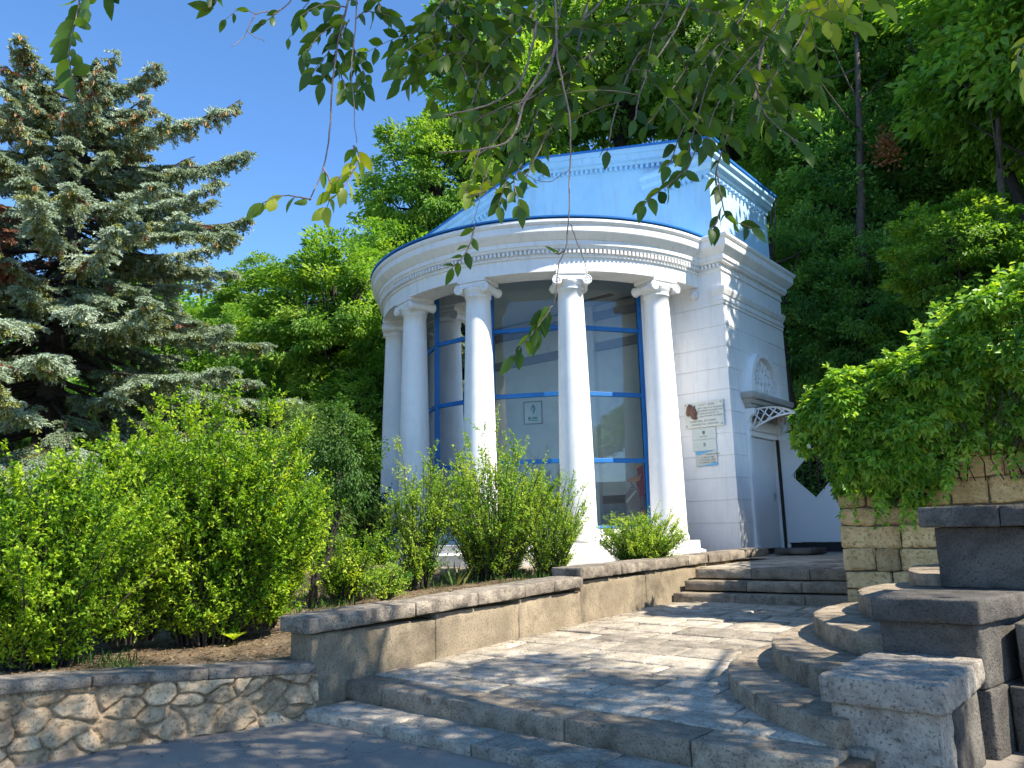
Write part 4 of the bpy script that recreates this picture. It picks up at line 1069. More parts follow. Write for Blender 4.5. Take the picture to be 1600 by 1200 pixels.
def mk(key, seed, rx, rz, *a, **k):
    zc = k.pop('zc', rz * 1.25); broad_tree(key, seed, rx, rz, *a, zc=zc, **k); SPEC[key] = (rx, zc)
mk('a', 1, 3.0, 3.6, 230, 150, .17, M['leaf_wood'], cr=(.35, .8), zc=6.5)
mk('b', 2, 3.0, 3.2, 230, 150, .16, M['leaf_wood2'], cr=(.3, .75), zc=6.0, flat=.4)
mk('c', 3, 3.0, 4.2, 210, 140, .17, M['leaf_dark'], cr=(.35, .85), zc=6.0)
mk('d', 4, 3.0, 3.0, 170, 120, .21, M['leaf_wood'], cr=(.4, .9), zc=6.5, flat=.35)
mk('e', 5, 3.0, 3.0, 150, 120, .20, M['leaf_wood2'], cr=(.4, .8), zc=6.0, flat=.3)
G1 = 'woodland trees on the slope behind the pavilion'
W_ = [  # key, px, py, Y, radius px, rot, label, vertical scale factor
 ('b', 520, 500, 23, 150, .3, 'bright green tree behind the blue spruce skirts left of the pavilion', 1.0),
 ('a', 610, 470, 26, 120, 1.9, 'green tree rising right behind the left edge of the rotunda', 1.1),
 ('b', 680, 300, 27, 130, 2.2, 'light green tree above the left end of the rotunda roof', 1.25),
 ('a', 800, 180, 29, 160, 4.0, 'tall green tree behind the peak of the blue gable', 1.2),
 ('b', 960, 80, 30, 170, 5.1, 'bright tree top behind the hanging branches above the gable', 1.1),
 ('a', 590, 640, 22, 110, 3.3, 'dark bushy tree at the shaded left foot of the rotunda', .9),
 ('c', 560, 620, 24, 130, 1.3, 'shaded tree filling the gap between spruce and columns', .9),
 ('a', 40, 640, 34, 210, .4, 'far green tree low behind the spruce at the left edge', .8),
 ('c', 220, 620, 32, 190, 1.4, 'far dark tree behind the spruce trunk', .9),
 ('b', 350, 600, 31, 150, 2.4, 'far green tree between spruce and woodland', 1.0),
 ('c', 640, 760, 24, 120, 2.4, 'dark low thicket tree at the foot of the slope left of the columns', .8),
 ('c', 530, 790, 25, 120, 3.7, 'dark low tree closing the gap behind the bent trunk', .9),
 ('c', 470, 620, 27, 110, .7, 'dark green tree low behind the young conifer', 1.0),
 ('a', 400, 560, 26, 90, 1.7, 'green tree just behind the right skirts of the spruce', 1.0),
 ('b', 400, 480, 30, 90, .9, 'distant pale tree top just right of the spruce', 1.0),
 ('b', 1120, 90, 27, 170, .6, 'sunlit yellow green tree high above the right gable corner', 1.1),
 ('a', 1260, 150, 25, 170, 2.6, 'large green tree right of the gable with dark hollows', 1.1),
 ('e', 1240, 190, 23, 110, 4.6, 'sunny leafy crown just right of the gable', 1.0),
 ('d', 1420, 60, 22, 190, 3.7, 'high mid green tree at the upper right', 1.1),
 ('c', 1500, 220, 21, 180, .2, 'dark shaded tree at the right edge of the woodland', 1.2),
 ('d', 1570, 120, 18, 150, 1.1, 'near dark leafy tree filling the upper right corner', 1.2),
 ('e', 1490, 400, 15.5, 125, 2.9, 'sunlit small tree with layered fresh leaves above the creeper', .9),
 ('e', 1610, 420, 15, 85, 5.5, 'fresh green sapling at the right edge above the creeper', 1.0),
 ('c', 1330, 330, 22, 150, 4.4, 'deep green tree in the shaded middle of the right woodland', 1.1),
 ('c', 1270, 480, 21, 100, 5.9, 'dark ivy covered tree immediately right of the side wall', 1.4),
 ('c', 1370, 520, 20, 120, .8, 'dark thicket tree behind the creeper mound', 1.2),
 ('a', 1230, 360, 24, 90, .0, 'slender shaded tree hugging the rear corner of the pavilion', 1.4),
 ('c', 1480, 560, 19, 130, 2.0, 'dark undergrowth tree low behind the tan wall', 1.0),
 ('c', 1180, 250, 31, 150, 2.0, 'far dark tree behind the gable roof', 1.2),
 ('c', 1420, 250, 31, 210, 1.0, 'far dark tree deep in the right woodland', 1.3),
 ('c', 1600, 330, 26, 170, 5.0, 'far dark tree behind the right saplings', 1.3),
 ('a', 1040, 0, 36, 220, 1.0, 'far tree top high over the middle of the slope', 1.0),
 ('c', 1300, 20, 34, 230, 3.0, 'far dark tree top high over the right slope', 1.0),
 ('a', 1560, 0, 30, 220, 4.0, 'far tree top in the upper right distance', 1.0),
]
for (k, px, py, Y, r, ro, lb, vs) in W_:
    s = (r / F * Y) / 3.0
    pixtree(k, px, py, Y, r, ro, 'tree', lb, G1, sz=s * vs)

def bare_trunk(px0, py0, px1, py1, Y, r, label, seed):
    rg = np.random.default_rng(seed); a = pix(px0, py0, Y); b = pix(px1, py1, Y + .6); t = thing('bare_tree', label, 'tree', tuple(a), G1, frame='w')
    C_ = np.array([a + (b - a) * q + rg.normal(size=3) * .035 for q in np.linspace(0, 1, 8)]); mb = MB(); mb.tube(C_, np.linspace(r, r * .45, 8), 8); mb.build('trunk', M['bark'], t)
    mb = MB()
    for k in range(7):
        i_ = rg.integers(3, 8); d = norm(rg.normal(size=3) * np.array([1, .6, .3]) + ZZ * .6); p = C_[i_ if i_ < 8 else 7]; mb.tube([p, p + d * .6 + ZZ * .1, p + d * 1.5 + ZZ * .5], [r * .3, r * .18, .01], 5)
    mb.build('branches', M['bark'], t)
bare_trunk(1236, 640, 1205, 380, 20.5, .17, 'dark leaning ivy trunk just behind the right edge of the side wall', 1)
bare_trunk(1352, 420, 1338, 60, 19.5, .13, 'tall thin trunk in the shaded hollow right of the gable', 2)
bare_trunk(1560, 640, 1562, 20, 16.2, .10, 'pale trunk near the upper right corner', 3)
bare_trunk(1178, 200, 1190, 30, 21, .09, 'slim forked trunk above the attic of the pavilion', 4)

# overhead shade tree to the right, its trunk outside the frame
def shade_tree():
    rg = np.random.default_rng(77)
    t = thing('shade_tree', 'overhanging tree whose long drooping leafy branches hang across the top of the view', 'tree', (6.4, 1.2, 0), frame='w')
    T0 = np.array([6.4, 1.2, 0.]); top = np.array([5.6, 2.4, 8.5])
    mb = MB(); tr = [T0 - ZZ * .3, T0 + [0, .1, 2.2], np.array([6.1, 1.7, 4.6]), top]; mb.tube(tr, [.34, .27, .22, .08], 12)
    mb.build('trunk', M['bark'], t)
    # limbs reaching over the view
    limbs = [
        [(6.1, 1.7, 4.5), (4.2, 2.6, 5.2), (2.2, 3.0, 4.9), (.4, 2.9, 4.45), (-.6, 2.8, 4.3), (-1.6, 2.6, 4.1), (-2.4, 2.4, 3.75)],
        [(6.1, 1.8, 4.8), (4.6, 3.1, 6.0), (2.8, 4.0, 6.2), (1.2, 4.1, 5.6), (.2, 3.7, 5.0)],
        [(6.1, 1.7, 4.2), (4.6, 2.6, 4.6), (3.2, 3.2, 4.5), (2.0, 3.1, 4.25), (1.0, 2.95, 4.15)],
        [(5.8, 2.2, 6.5), (5.0, 4.0, 7.8), (4.0, 5.5, 8.4)], [(5.8, 2.2, 6.5), (7.4, 3.6, 8.0), (8.5, 5, 8.6)], [(5.8, 2.2, 6), (3.6, 1.6, 7.6), (2, 1, 8.4)],
        [(6.1, 1.7, 4.6), (8.0, 2.5, 6.4), (9.5, 3, 7.4)]]
    mb = MB()
    for L in limbs: mb.tube([np.array(p, float) for p in L], np.linspace(.11, .022, len(L)), 8)
    mb.build('limb', M['bark'], t)
    # high crown that shades the forecourt
    nc = 230; C_, Dn = crown_pts(rg, 4.3, 3.7, 2.3, nc, shell=.2); C_ += np.array([5.7, 1.7, 8.6])
    C_ = C_[(C_[:, 2] > 6.6)]; Dn = Dn[:len(C_)]; nc = len(C_)
    P, D, N, Ls = clump_leaves(rg, C_, Dn, 115, rg.uniform(.35, .7, nc), .13, .45)
    leaf_obj('crown', P, D, N, Ls, Ls * .5, M['leaf_near'], t, seed=3, form=4)
    return t
ST = shade_tree()

def drape(pts, Ya, Yb, n=26):
    "3-D polyline that passes the photo's points, distances running from Ya to Yb"
    P = np.array([pix(x, y, Ya + (Yb - Ya) * i / max(1, len(pts) - 1)) for i, (x, y) in enumerate(pts)])
    t = np.linspace(0, len(P) - 1, n); out = []
    for q in t:
        i = min(int(q), len(P) - 2); f = q - i; p0 = P[max(i - 1, 0)]; p1 = P[i]; p2 = P[i + 1]; p3 = P[min(i + 2, len(P) - 1)]
        out.append(.5 * ((2 * p1) + (-p0 + p2) * f + (2 * p0 - 5 * p1 + 4 * p2 - p3) * f * f + (-p0 + 3 * p1 - 3 * p2 + p3) * f ** 3))
    return np.array(out)
def toppx(p):
    d = np.asarray(p) - CAM; z = d @ _fw; return 800 + F * (d @ RT) / z, 600 - F * (d @ UPV) / z
def allowed(p):
    x, y = toppx(p); return y < np.interp(x, [600, 650, 700, 830, 870, 900, 1000, 1040, 1100, 1160, 1220, 1280, 1330, 1400], [110, 250, 280, 290, 190, 160, 130, 180, 225, 225, 215, 195, 60, 20])
LP = {'P': [], 'D': [], 'N': [], 'L': [], 'T': []}
def twig_leaves(C_, rg, L, sp, f0=0., f1=1., spread=.85, droop=.55, tone=.45, skip=.0, face=.55):
    L = L * 1.18; sp = sp * 1.2
    seg = np.linalg.norm(np.diff(C_, axis=0), axis=1); cum = np.concatenate([[0], np.cumsum(seg)]); tot = cum[-1]
    s = tot * f0 + sp * .5; k = 0; side0 = norm(np.cross(C_[-1] - C_[0], rg.normal(size=3) * .3 + np.array([0, 1, .2])))
    while s < tot * f1:
        i = min(np.searchsorted(cum, s) - 1, len(C_) - 2); i = max(i, 0); p = C_[i] + (C_[i + 1] - C_[i]) * ((s - cum[i]) / max(seg[i], 1e-6))
        d = norm(C_[i + 1] - C_[i]); sd_ = side0 - d * (side0 @ d); sd_ = norm(sd_) * (1 if k % 2 else -1)
        if rg.random() > skip:
            dr = norm(d * .55 + sd_ * spread + ZZ * -droop + rg.normal(size=3) * .16)
            nn = norm(norm(np.array([rg.normal() * .45, .85, .6])) * face + norm(ZZ + rg.normal(size=3) * .5) * (1 - face) + rg.normal(size=3) * .15)
            LP['P'].append(p); LP['D'].append(dr); LP['N'].append(nn); LP['L'].append(L * rg.uniform(.75, 1.15)); LP['T'].append(np.clip(rg.normal(tone, .2), 0, 1))
        s += sp * rg.uniform(.75, 1.25); k += 1
    p = C_[-1]; d = norm(C_[-1] - C_[-2]); LP['P'].append(p); LP['D'].append(norm(d + ZZ * -.3)); LP['N'].append(norm(np.cross(d, side0))); LP['L'].append(L); LP['T'].append(tone)
rg = np.random.default_rng(5); twm = MB()
def flush():
    "one hanging branch of the overhead tree: its twigs, with the leaves as a sub-part"
    global twm
    b_ = twm.build('branch', M['twig'], ST)
    if LP['P']:
        leaf_obj('leaves', np.array(LP['P']), np.array(LP['D']), np.array(LP['N']), np.array(LP['L']), np.array(LP['L']) * .46, M['leaf_near'], b_, tone=np.array(LP['T']), form=10, fold=.22, curl=.22)
    for q in LP.values(): q.clear()
    twm = MB()
def twig(pts, Ya, Yb, L=.08, sp=.034, f0=0., w_=.003, leaves=True, **k):
    C_ = drape(pts, Ya, Yb); C_ = C_ + np.cumsum(rg.normal(size=C_.shape) * .0012, 0)
    twm.tube(C_, np.linspace(w_, w_ * .45, len(C_)), 5)
    if leaves: twig_leaves(C_, rg, L, sp, f0, **k)
    return C_
# upper left spray
twig([(129, -60), (126, -10), (120, 40), (114, 85), (118, 118)], 1.9, 1.75, .062, .0165, spread=1.25, droop=.1, tone=.5, face=.95)
twig([(178, -60), (172, -30), (168, -5)], 1.9, 1.9, .06, .022, face=.9)
flush()
# bare twigs and small leaves at the top left
twig([(330, -50), (338, 0), (330, 10)], 2.5, 2.5, .07, .03)
twig([(480, -30), (440, 15), (400, 22), (380, 55), (362, 75)], 2.6, 2.5, leaves=False, w_=.003)
twig([(385, 48), (395, 60), (414, 66)], 2.5, 2.5, leaves=False, w_=.002); twig([(400, 22), (375, 12), (352, 30)], 2.5, 2.5, .045, .05, w_=.002)
twig([(440, 15), (425, 25), (408, 35)], 2.5, 2.5, .05, .02); twig([(500, -20), (470, 20), (462, 45), (448, 62)], 2.5, 2.5, .035, .09, w_=.002)
flush()
# long hanging twigs left of the mass
twig([(552, -60), (545, 0), (530, 60), (520, 130), (516, 200), (506, 260), (486, 312)], 2.6, 2.2, w_=.0045, leaves=False)
twig([(560, -60), (556, 40), (548, 110), (551, 170), (553, 228)], 2.5, 2.3, w_=.003, leaves=False)
twig([(486, 312), (465, 305), (440, 303), (408, 316)], 2.2, 2.15, .062, .026, spread=.5, droop=.9, tone=.7)
twig([(505, 262), (520, 290), (535, 300)], 2.2, 2.2, .06, .03, tone=.7); twig([(553, 228), (560, 250), (545, 280), (535, 300)], 2.3, 2.2, .062, .022, tone=.75)
twig([(553, 228), (545, 255), (520, 285), (508, 318)], 2.3, 2.2, .062, .028, tone=.8)
for a in ([(540, 20), (510, 45), (480, 75)], [(538, 40), (520, 70), (490, 110)], [(530, 60), (520, 95), (505, 130)], [(556, 30), (575, 20), (610, 30)], [(552, 70), (565, 95), (575, 130)], [(548, 90), (556, 110), (560, 138)], [(545, 0), (570, -5), (600, 8)], [(540, 10), (500, 5), (470, 20)], [(525, 100), (535, 120), (540, 140)], [(545, 30), (530, 60), (518, 100)]):
    twig(a, 2.5, 2.45, .068, .026, tone=.3)
flush()
# the central mass
rr = np.random.default_rng(21)
main = [[(960, -60), (940, 0), (900, 40), (860, 80), (830, 130), (800, 180), (760, 230), (720, 250)],
        [(1000, -60), (985, 0), (950, 60), (900, 100), (850, 140), (800, 168), (740, 184), (700, 180)],
        [(780, -60), (775, 0), (740, 60), (715, 100)], [(850, -60), (840, 10), (800, 60), (760, 110), (740, 160)],
        [(880, -40), (870, 60), (850, 140), (820, 220), (790, 270), (780, 300)],
        [(1060, -60), (1040, 10), (1010, 60), (980, 120), (960, 180), (950, 230)],
        [(920, 0), (900, 80), (880, 160), (850, 220), (820, 280)], [(1100, -50), (1060, 40), (1010, 120), (990, 190)],
        [(720, -50), (715, 10), (700, 50), (690, 85)], [(700, -40), (690, 0), (670, 25)]]
for L_ in main:
    if LP['P']: flush()
    C_ = twig(L_, 2.9, 2.6, .062, .05, w_=.0055, skip=.3, tone=.35)
    for q in range(11):
        i = rr.integers(3, 25); p = C_[i]; n = 8; d = norm(rr.normal(size=3) * np.array([1, .6, .35]) + ZZ * -.45); ln = rr.uniform(.16, .36)
        cc = np.array([p + d * ln * t + ZZ * (-.28 * ln * t * t) for t in np.linspace(0, 1, n)])
        if not allowed(cc[-1]): continue
        twm.tube(cc, np.linspace(.0028, .0012, n), 4)
        twig_leaves(cc, rg, .066, .027, .05, tone=.4)
flush()
# pale forks seen in the middle
twig([(870, 60), (860, 110), (822, 155), (800, 215), (750, 230), (688, 236)], 2.45, 2.4, w_=.006, leaves=False)
twig([(840, 30), (812, 130), (760, 165), (694, 182)], 2.5, 2.4, w_=.005, leaves=False)
for a in ([(760, 300), (740, 310), (728, 296)], [(750, 230), (735, 265), (728, 300)], [(800, 300), (775, 290), (762, 270)]): twig(a, 2.4, 2.4, .06, .025, tone=.85)
flush()
# hanging twig in front of the capital
twig([(866, -40), (872, 60), (880, 120), (893, 190), (892, 270), (889, 345)], 2.45, 2.3, w_=.0045, leaves=False)
twig([(889, 345), (884, 385), (873, 420), (866, 470), (864, 478)], 2.3, 2.3, w_=.0025, leaves=False); twig([(892, 350), (900, 380), (907, 400), (913, 423)], 2.3, 2.3, w_=.0022, leaves=False)
twig([(864, 478), (850, 500), (825, 530), (800, 560)], 2.3, 2.2, .056, .020, droop=.8, spread=.6, tone=.45); twig([(860, 480), (845, 505), (835, 525)], 2.3, 2.3, .06, .022, droop=.9, tone=.3)
twig([(884, 392), (876, 396), (870, 397)], 2.3, 2.3, .035, .05, leaves=True)
flush()
# sprig left of it
twig([(770, 250), (755, 290), (747, 330), (742, 352)], 2.4, 2.3, w_=.002, leaves=False); twig([(742, 352), (733, 378), (722, 402), (706, 420)], 2.3, 2.3, .05, .020, spread=1.0, droop=.3, tone=.4)
twig([(800, 260), (815, 270), (850, 285), (884, 262)], 2.4, 2.4, w_=.002, leaves=False); twig([(815, 255), (800, 285), (808, 325)], 2.4, 2.35, .06, .026, tone=.4); twig([(800, 250), (785, 290), (775, 320)], 2.4, 2.35, .055, .024, tone=.4)
flush()
# right hand mass
main2 = [[(1180, -60), (1170, 0), (1140, 60), (1110, 120), (1090, 190), (1075, 240)], [(1240, -60), (1230, 10), (1200, 60), (1160, 110), (1120, 170), (1100, 230)],
         [(1140, -50), (1120, 30), (1080, 90), (1040, 150), (1010, 190)], [(1280, -40), (1260, 40), (1220, 100), (1190, 150), (1180, 190)],
         [(1160, 40), (1180, 120), (1200, 180), (1250, 220)], [(1110, 80), (1090, 150), (1060, 210), (1040, 260)], [(1200, 100), (1220, 190), (1260, 240)],
         [(1150, 130), (1140, 200), (1120, 270), (1125, 300)]]
for L_ in main2:
    if LP['P']: flush()
    C_ = twig(L_, 3.1, 2.7, .075, .05, w_=.005, skip=.25, tone=.5)
    for q in range(6):
        i = rr.integers(3, 25); p = C_[i]; n = 8; d = norm(rr.normal(size=3) * np.array([1, .6, .35]) + ZZ * -.35); ln = rr.uniform(.14, .32)
        cc = np.array([p + d * ln * t + ZZ * (-.25 * ln * t * t) for t in np.linspace(0, 1, n)])
        if not allowed(cc[-1]): continue
        twm.tube(cc, np.linspace(.0028, .0012, n), 4)
        twig_leaves(cc, rg, .074, .03, .05, tone=.55)
twig([(1100, 200), (1075, 262), (1060, 278), (1030, 300), (1003, 322)], 2.7, 2.5, .062, .022, f0=.35, tone=.4, droop=.7)
twig([(1120, 270), (1130, 330), (1140, 345), (1175, 360)], 2.6, 2.5, .062, .024, f0=.4, tone=.4); twig([(1125, 330), (1120, 350), (1112, 358)], 2.5, 2.5, .06, .03, tone=.4)
for a in ([(1300, -20), (1290, 5), (1250, 20)], [(1330, -30), (1340, 0), (1380, 8)], [(1300, -10), (1310, 20), (1330, 40)], [(1250, -20), (1270, 20), (1300, 35)]): twig(a, 2.7, 2.6, .085, .035, tone=.85)
flush(); twig([(1640, 20), (1610, 60), (1590, 90), (1598, 125)], 2.7, 2.6, .08, .035, tone=.9)
flush()

# tree on the right out of view that shades the side wall
mk('shade2', 91, 3.4, 3.2, 330, 95, .24, M['leaf_wood'], cr=(.4, .85), zc=8.5, shell=.2)
place('shade2', 13.1, 15.6, 3.4, 1.12, .5, 'tree', 'tall tree at the right edge whose crown shades the side wall', 'tree', G1)
place('shade2', 14.4, 16.6, 6.2, .95, 2.5, 'tree', 'taller tree behind it at the upper right edge', 'tree', G1)

# ------------------------------------------------------------------ blue spruce
def spruce():
    rg = np.random.default_rng(31); base = np.array([-10.0, 16.4, 1.0])
    t = thing('blue_spruce', 'huge blue spruce with drooping silvery boughs and a brown dead patch', 'tree', tuple(base), frame='w')
    H = 11.0; mb = MB(); mb.tube([base - ZZ, base + [0, 0, 4], base + [.2, 0, 8], base + [.25, 0, H + .3]], [.34, .26, .16, .04], 10)
    br = MB(); Pn, Dn, Nn, Ln, Tn = [], [], [], [], []; Pd = []; Py = []; cones = []
    def brush(p, d, ln, tone, kind=0):
        k = 18 if kind == 0 else 11
        side = norm(np.cross(d, ZZ + rg.normal(size=3) * .2)); up = np.cross(side, d)
        fs = rg.random(k); an = rg.random(k) * 2 * pi
        rad = side[None] * np.cos(an)[:, None] + up[None] * np.sin(an)[:, None]
        PP = p[None] + d[None] * (fs * ln)[:, None]; DD = norm(d[None] * .8 + rad * .75)
        return PP, DD, np.cross(DD, rad + .01), np.full(k, .066) * rg.uniform(.7, 1.2, k), np.full(k, tone) + rg.normal(0, .08, k)
    acc = {0: [[], [], [], [], []], 1: [[], [], [], [], []], 2: [[], [], [], [], []]}
    def put(kind, r):
        for a, b in zip(acc[kind], r): a.append(b)
    levels = []
    z = .6
    while z < H:
        nb = rg.integers(8, 11); a0 = rg.random() * 6.3
        for i in range(nb):
            levels.append((z + rg.uniform(-.2, .2), a0 + i * 2 * pi / nb + rg.normal(0, .2), None))
        z += .36
    extra = [(9.9, 0, 3.9), (8.9, -.05, 4.2), (9.3, .3, 3.4), (11.0, 0, 2.0), (7.8, -.3, 4.4), (8.3, .5, 4.0), (10.6, -.4, 2.4)]
    for e in extra: levels.append(e)
    for (z, az, force) in levels:
        R0 = np.interp(z, [0, 3, 6, 8.5, 10.5, 11.2], [5.3, 5.1, 4.3, 3.2, 2.1, .9]) * rg.uniform(.55, 1.12) if force is None else force
        hd = np.array([cos(az), sin(az), 0]); n = 14; ts = np.linspace(0, 1, n)
        s0 = base + ZZ * z; droop = np.interp(z, [0, 6, 11], [.55, .46, .05]) * R0 * rg.uniform(.6, 1.3)
        lift = rg.uniform(-.1, .3); C_ = np.array([s0 + hd * R0 * q + ZZ * (-droop * (q ** 1.3) + (.20 + lift * .5) * R0 * q ** 3) for q in ts]) + np.cumsum(rg.normal(size=(n, 3)) * .02, 0)
        br.tube(C_, np.linspace(.05, .012, n), 5)
        side = np.cross(hd, ZZ); nt = int(R0 * 22)
        bt = np.clip(rg.normal(.55, .14), .1, .95)
        for q in range(nt):
            f = rg.uniform(.18, 1.0) ** .75; i = min(int(f * (n - 1)), n - 2); p = C_[i] + (C_[i + 1] - C_[i]) * (f * (n - 1) - i)
            sg_ = rg.choice([-1, 1]); ln = (1 - f * .62) * rg.uniform(.3, .95) * min(1, R0 / 3.2) * .95
            hang = rg.random() < .5
            d = norm(hd * .6 + side * sg_ * rg.uniform(.4, 1.1) + ZZ * (-.3 if not hang else -1.7) + rg.normal(size=3) * .12)
            if hang: ln *= .75
            m_ = max(2, int(ln / .13)); cc = [p]
            for j in range(m_):
                d = norm(d + ZZ * (-.07 if not hang else -.1) + rg.normal(size=3) * .06); cc.append(cc[-1] + d * (ln / m_))
            br.tube(cc, np.linspace(.012, .005, len(cc)), 3, cap=False)
            dead = (abs(z - 6.9) < .8 and az % 6.283 > 3.6 and az % 6.283 < 4.9 and f > .3) or rg.random() < .012
            for j in range(m_):
                pj = cc[j]; dj = norm(cc[j + 1] - cc[j]); kind = 2 if dead else (1 if (hang and rg.random() < .45) or rg.random() < .08 else 0)
                put(kind, brush(pj, dj, ln / m_ * 1.15, bt + (.22 if f > .55 else .0)))
                for s2 in (-1, 1):
                    if hang and rg.random() < .6: continue
                    sd_ = norm(np.cross(dj, ZZ)); d2 = norm(dj * .8 + sd_ * s2 * .8 + ZZ * -.12); put(kind, brush(pj, d2, rg.uniform(.10, .24), bt + (.22 if f > .55 else .0)))
            if z > 9.0 and f > .6 and rg.random() < .3: cones.append(cc[-1])
            elif f > .9 and rg.random() < .08: cones.append(cc[-1])
    mb.build('trunk', M['dbark'], t); br.build('branches', M['dbark'], t)
    for kind, nm, mt in ((0, 'needles', 'spruce'), (1, 'old_needles', 'spruce_y'), (2, 'dead_needles', 'deadn')):
        a = acc[kind]
        if a[0]:
            Pq, Dq, Nq, Lq, Tq = [np.concatenate(x) for x in a]
            leaf_obj(nm, Pq, Dq, Nq, Lq, .024, M[mt], t, tone=np.clip(Tq, 0, 1), form=4, fold=.5, curl=0)
    c = np.array(cones); k = 3; c = np.repeat(c, k, 0)
    leaf_obj('cones', c, np.array([0, 0, -1.]) + rg.normal(size=(len(c), 3)) * .12, rg.normal(size=(len(c), 3)), .15, .055, M['cone'], t, form=4, fold=.6, curl=0)
spruce()

# ------------------------------------------------------------------ shrubs
def shrub(name, label, at, H, Rx, mat, seed, nstem, per, L, cat='shrub', group=None, ratio=.55, lean=.5, upright=.6, low=.03, form=4, bark='dbark', sub=9, stem_r=.014, top=None, cx=(0, 0)):
    "many-stemmed shrub: arching stems, side shoots, leaves set along the shoots; at in world axes"
    rg = np.random.default_rng(seed); at = np.array(at, float)
    t = thing(name, label, cat, tuple(at), frame='w', group=group); mb = MB(); P, D, N, Ls, T = [], [], [], [], []
    for s in range(nstem):
        az = rg.random() * 2 * pi; rr_ = Rx * sqrt(rg.random()); h = H * rg.uniform(.62, 1.0) * (1 - .38 * (rr_ / Rx) ** 2)
        b = at + np.array([cos(az), sin(az), 0]) * rr_ * .28; e = at + np.array([cos(az) * rr_ + cx[0], sin(az) * rr_ + cx[1], h])
        n = 9; C_ = np.array([b + (e - b) * np.array([q ** 1.25, q ** 1.25, q]) for q in np.linspace(0, 1, n)]) + np.cumsum(rg.normal(size=(n, 3)) * .012, 0)
        mb.tube(C_, np.linspace(stem_r, .003, n), 5, cap=False); st_t = rg.normal(.46, .2)
        for q in range(sub):
            f = low + (1 - low) * rg.random(); i = min(int(f * (n - 1)), n - 2); p = C_[i] + (C_[i + 1] - C_[i]) * (f * (n - 1) - i); d = norm(C_[i + 1] - C_[i])
            dd = norm(d * upright + rg.normal(size=3) * np.array([1, 1, .35]) * .55 + np.array([cos(az), sin(az), 0]) * lean * .4 + ZZ * .12); ln = rg.uniform(.18, .5) * (H / 2.2) ** .4 * (1.15 if f < .8 else .8)
            m_ = 5; cc = [p]
            for j in range(m_): dd = norm(dd + ZZ * .05 + rg.normal(size=3) * .07); cc.append(cc[-1] + dd * ln / m_)
            mb.tube(cc, [.004, .0035, .003, .0025, .002, .0015], 3, cap=False); cc = np.array(cc)
            k = per; fs = rg.random(k) * (m_ - .001); ii = fs.astype(int); pp = cc[ii] + (cc[ii + 1] - cc[ii]) * (fs - ii)[:, None]; tg = norm(cc[ii + 1] - cc[ii])
            dl = norm(tg * .7 + rg.normal(size=(k, 3)) * .75); pp = pp + dl * .01
            P.append(pp); D.append(dl); N.append(norm(ZZ + rg.normal(size=(k, 3)) * .6)); Ls.append(L * rg.uniform(.6, 1.25, k) * (1 - .25 * fs / m_)); T.append(np.clip(rg.normal(st_t + .12 * (fs / m_ - .5), .16, k), 0, 1))
    mb.build('stems', M[bark], t)
    P, D, N, Ls, T = map(np.concatenate, (P, D, N, Ls, T))
    leaf_obj('foliage', P, D, N, Ls, Ls * ratio, M[mat], t, tone=T, form=form, seed=seed)
    return t
def gnd(px, py, z): 
    d = _fw + RT * (px - 800) / F - UPV * (py - 600) / F; return CAM + d * (z - EYE) / d[2]
G2 = 'bright green shrubs in the flower bed'
b = gnd(310, 1005, .45); shrub('shrub', 'tallest bright green shrub in the middle of the bed with dark stems', (b[0], b[1] + .35, .42), 3.15, 1.35, 'leaf_shrub', 41, 125, 30, .06, group=G2, sub=20)
b = pix(60, 1000, 7.6); shrub('shrub', 'bright green shrub cut by the left edge above the capstones', (b[0], b[1], .45), 2.15, 1.15, 'leaf_shrub', 42, 95, 28, .058, group=G2, sub=19, low=.02)
b = pix(195, 1000, 8.9); shrub('shrub', 'fresh green shrub between the left edge shrub and the tallest one', (b[0], b[1], .5), 2.45, 1.05, 'leaf_shrub', 43, 80, 26, .058, group=G2, sub=17)
b = pix(400, 960, 9.5); shrub('shrub', 'green shrub right of the tallest one in front of the bent trunk', (b[0], b[1], .55), 2.3, .8, 'leaf_shrub', 44, 85, 28, .058, group=G2, sub=18)
b = pix(540, 930, 12.2); shrub('shrub', 'yellow green low shrub behind the bent trunk', (b[0], b[1], .65), 1.2, .8, 'leaf_shrub', 45, 34, 20, .055, group=G2, sub=11)
b = pix(-60, 980, 9.5); shrub('shrub', 'green shrub behind the left edge shrub', (b[0], b[1], .5), 2.2, 1.2, 'leaf_shrub', 46, 50, 18, .055, group=G2, sub=12)
# shrubs in front of the rotunda
b = gnd(650, 915, .78); shrub('shrub', 'slender open shrub in front of the left columns', (b[0], b[1] + .4, .72), 2.5, .6, 'leaf_shrub2', 47, 48, 24, .055, group='airy shrubs before the rotunda', sub=10, upright=.9)
b = gnd(770, 905, .82); shrub('shrub', 'bushy open shrub hiding the foot of the middle column', (b[0], b[1] + .45, .78), 2.75, 1.2, 'leaf_shrub2', 48, 100, 27, .058, group='airy shrubs before the rotunda', sub=11, upright=.9)
b = gnd(860, 900, .85); shrub('shrub', 'yellowish open shrub before the fourth column', (b[0], b[1] + .35, .8), 2.1, .75, 'leaf_shrub2', 49, 56, 24, .052, group='airy shrubs before the rotunda', sub=9, upright=.9)
b = pix(1000, 868, 13.2); shrub('shrub', 'small rounded pale green bush under the right column', (b[0], b[1], .92), 1.0, .72, 'leaf_shrub2', 50, 90, 22, .045, sub=9, group='airy shrubs before the rotunda')
b = pix(600, 960, 11.5); shrub('shrub', 'low leafy plant clump by the coping below the left columns', (b[0], b[1], .68), .5, .4, 'leaf_shrub2', 53, 22, 14, .05, sub=8, group='airy shrubs before the rotunda')
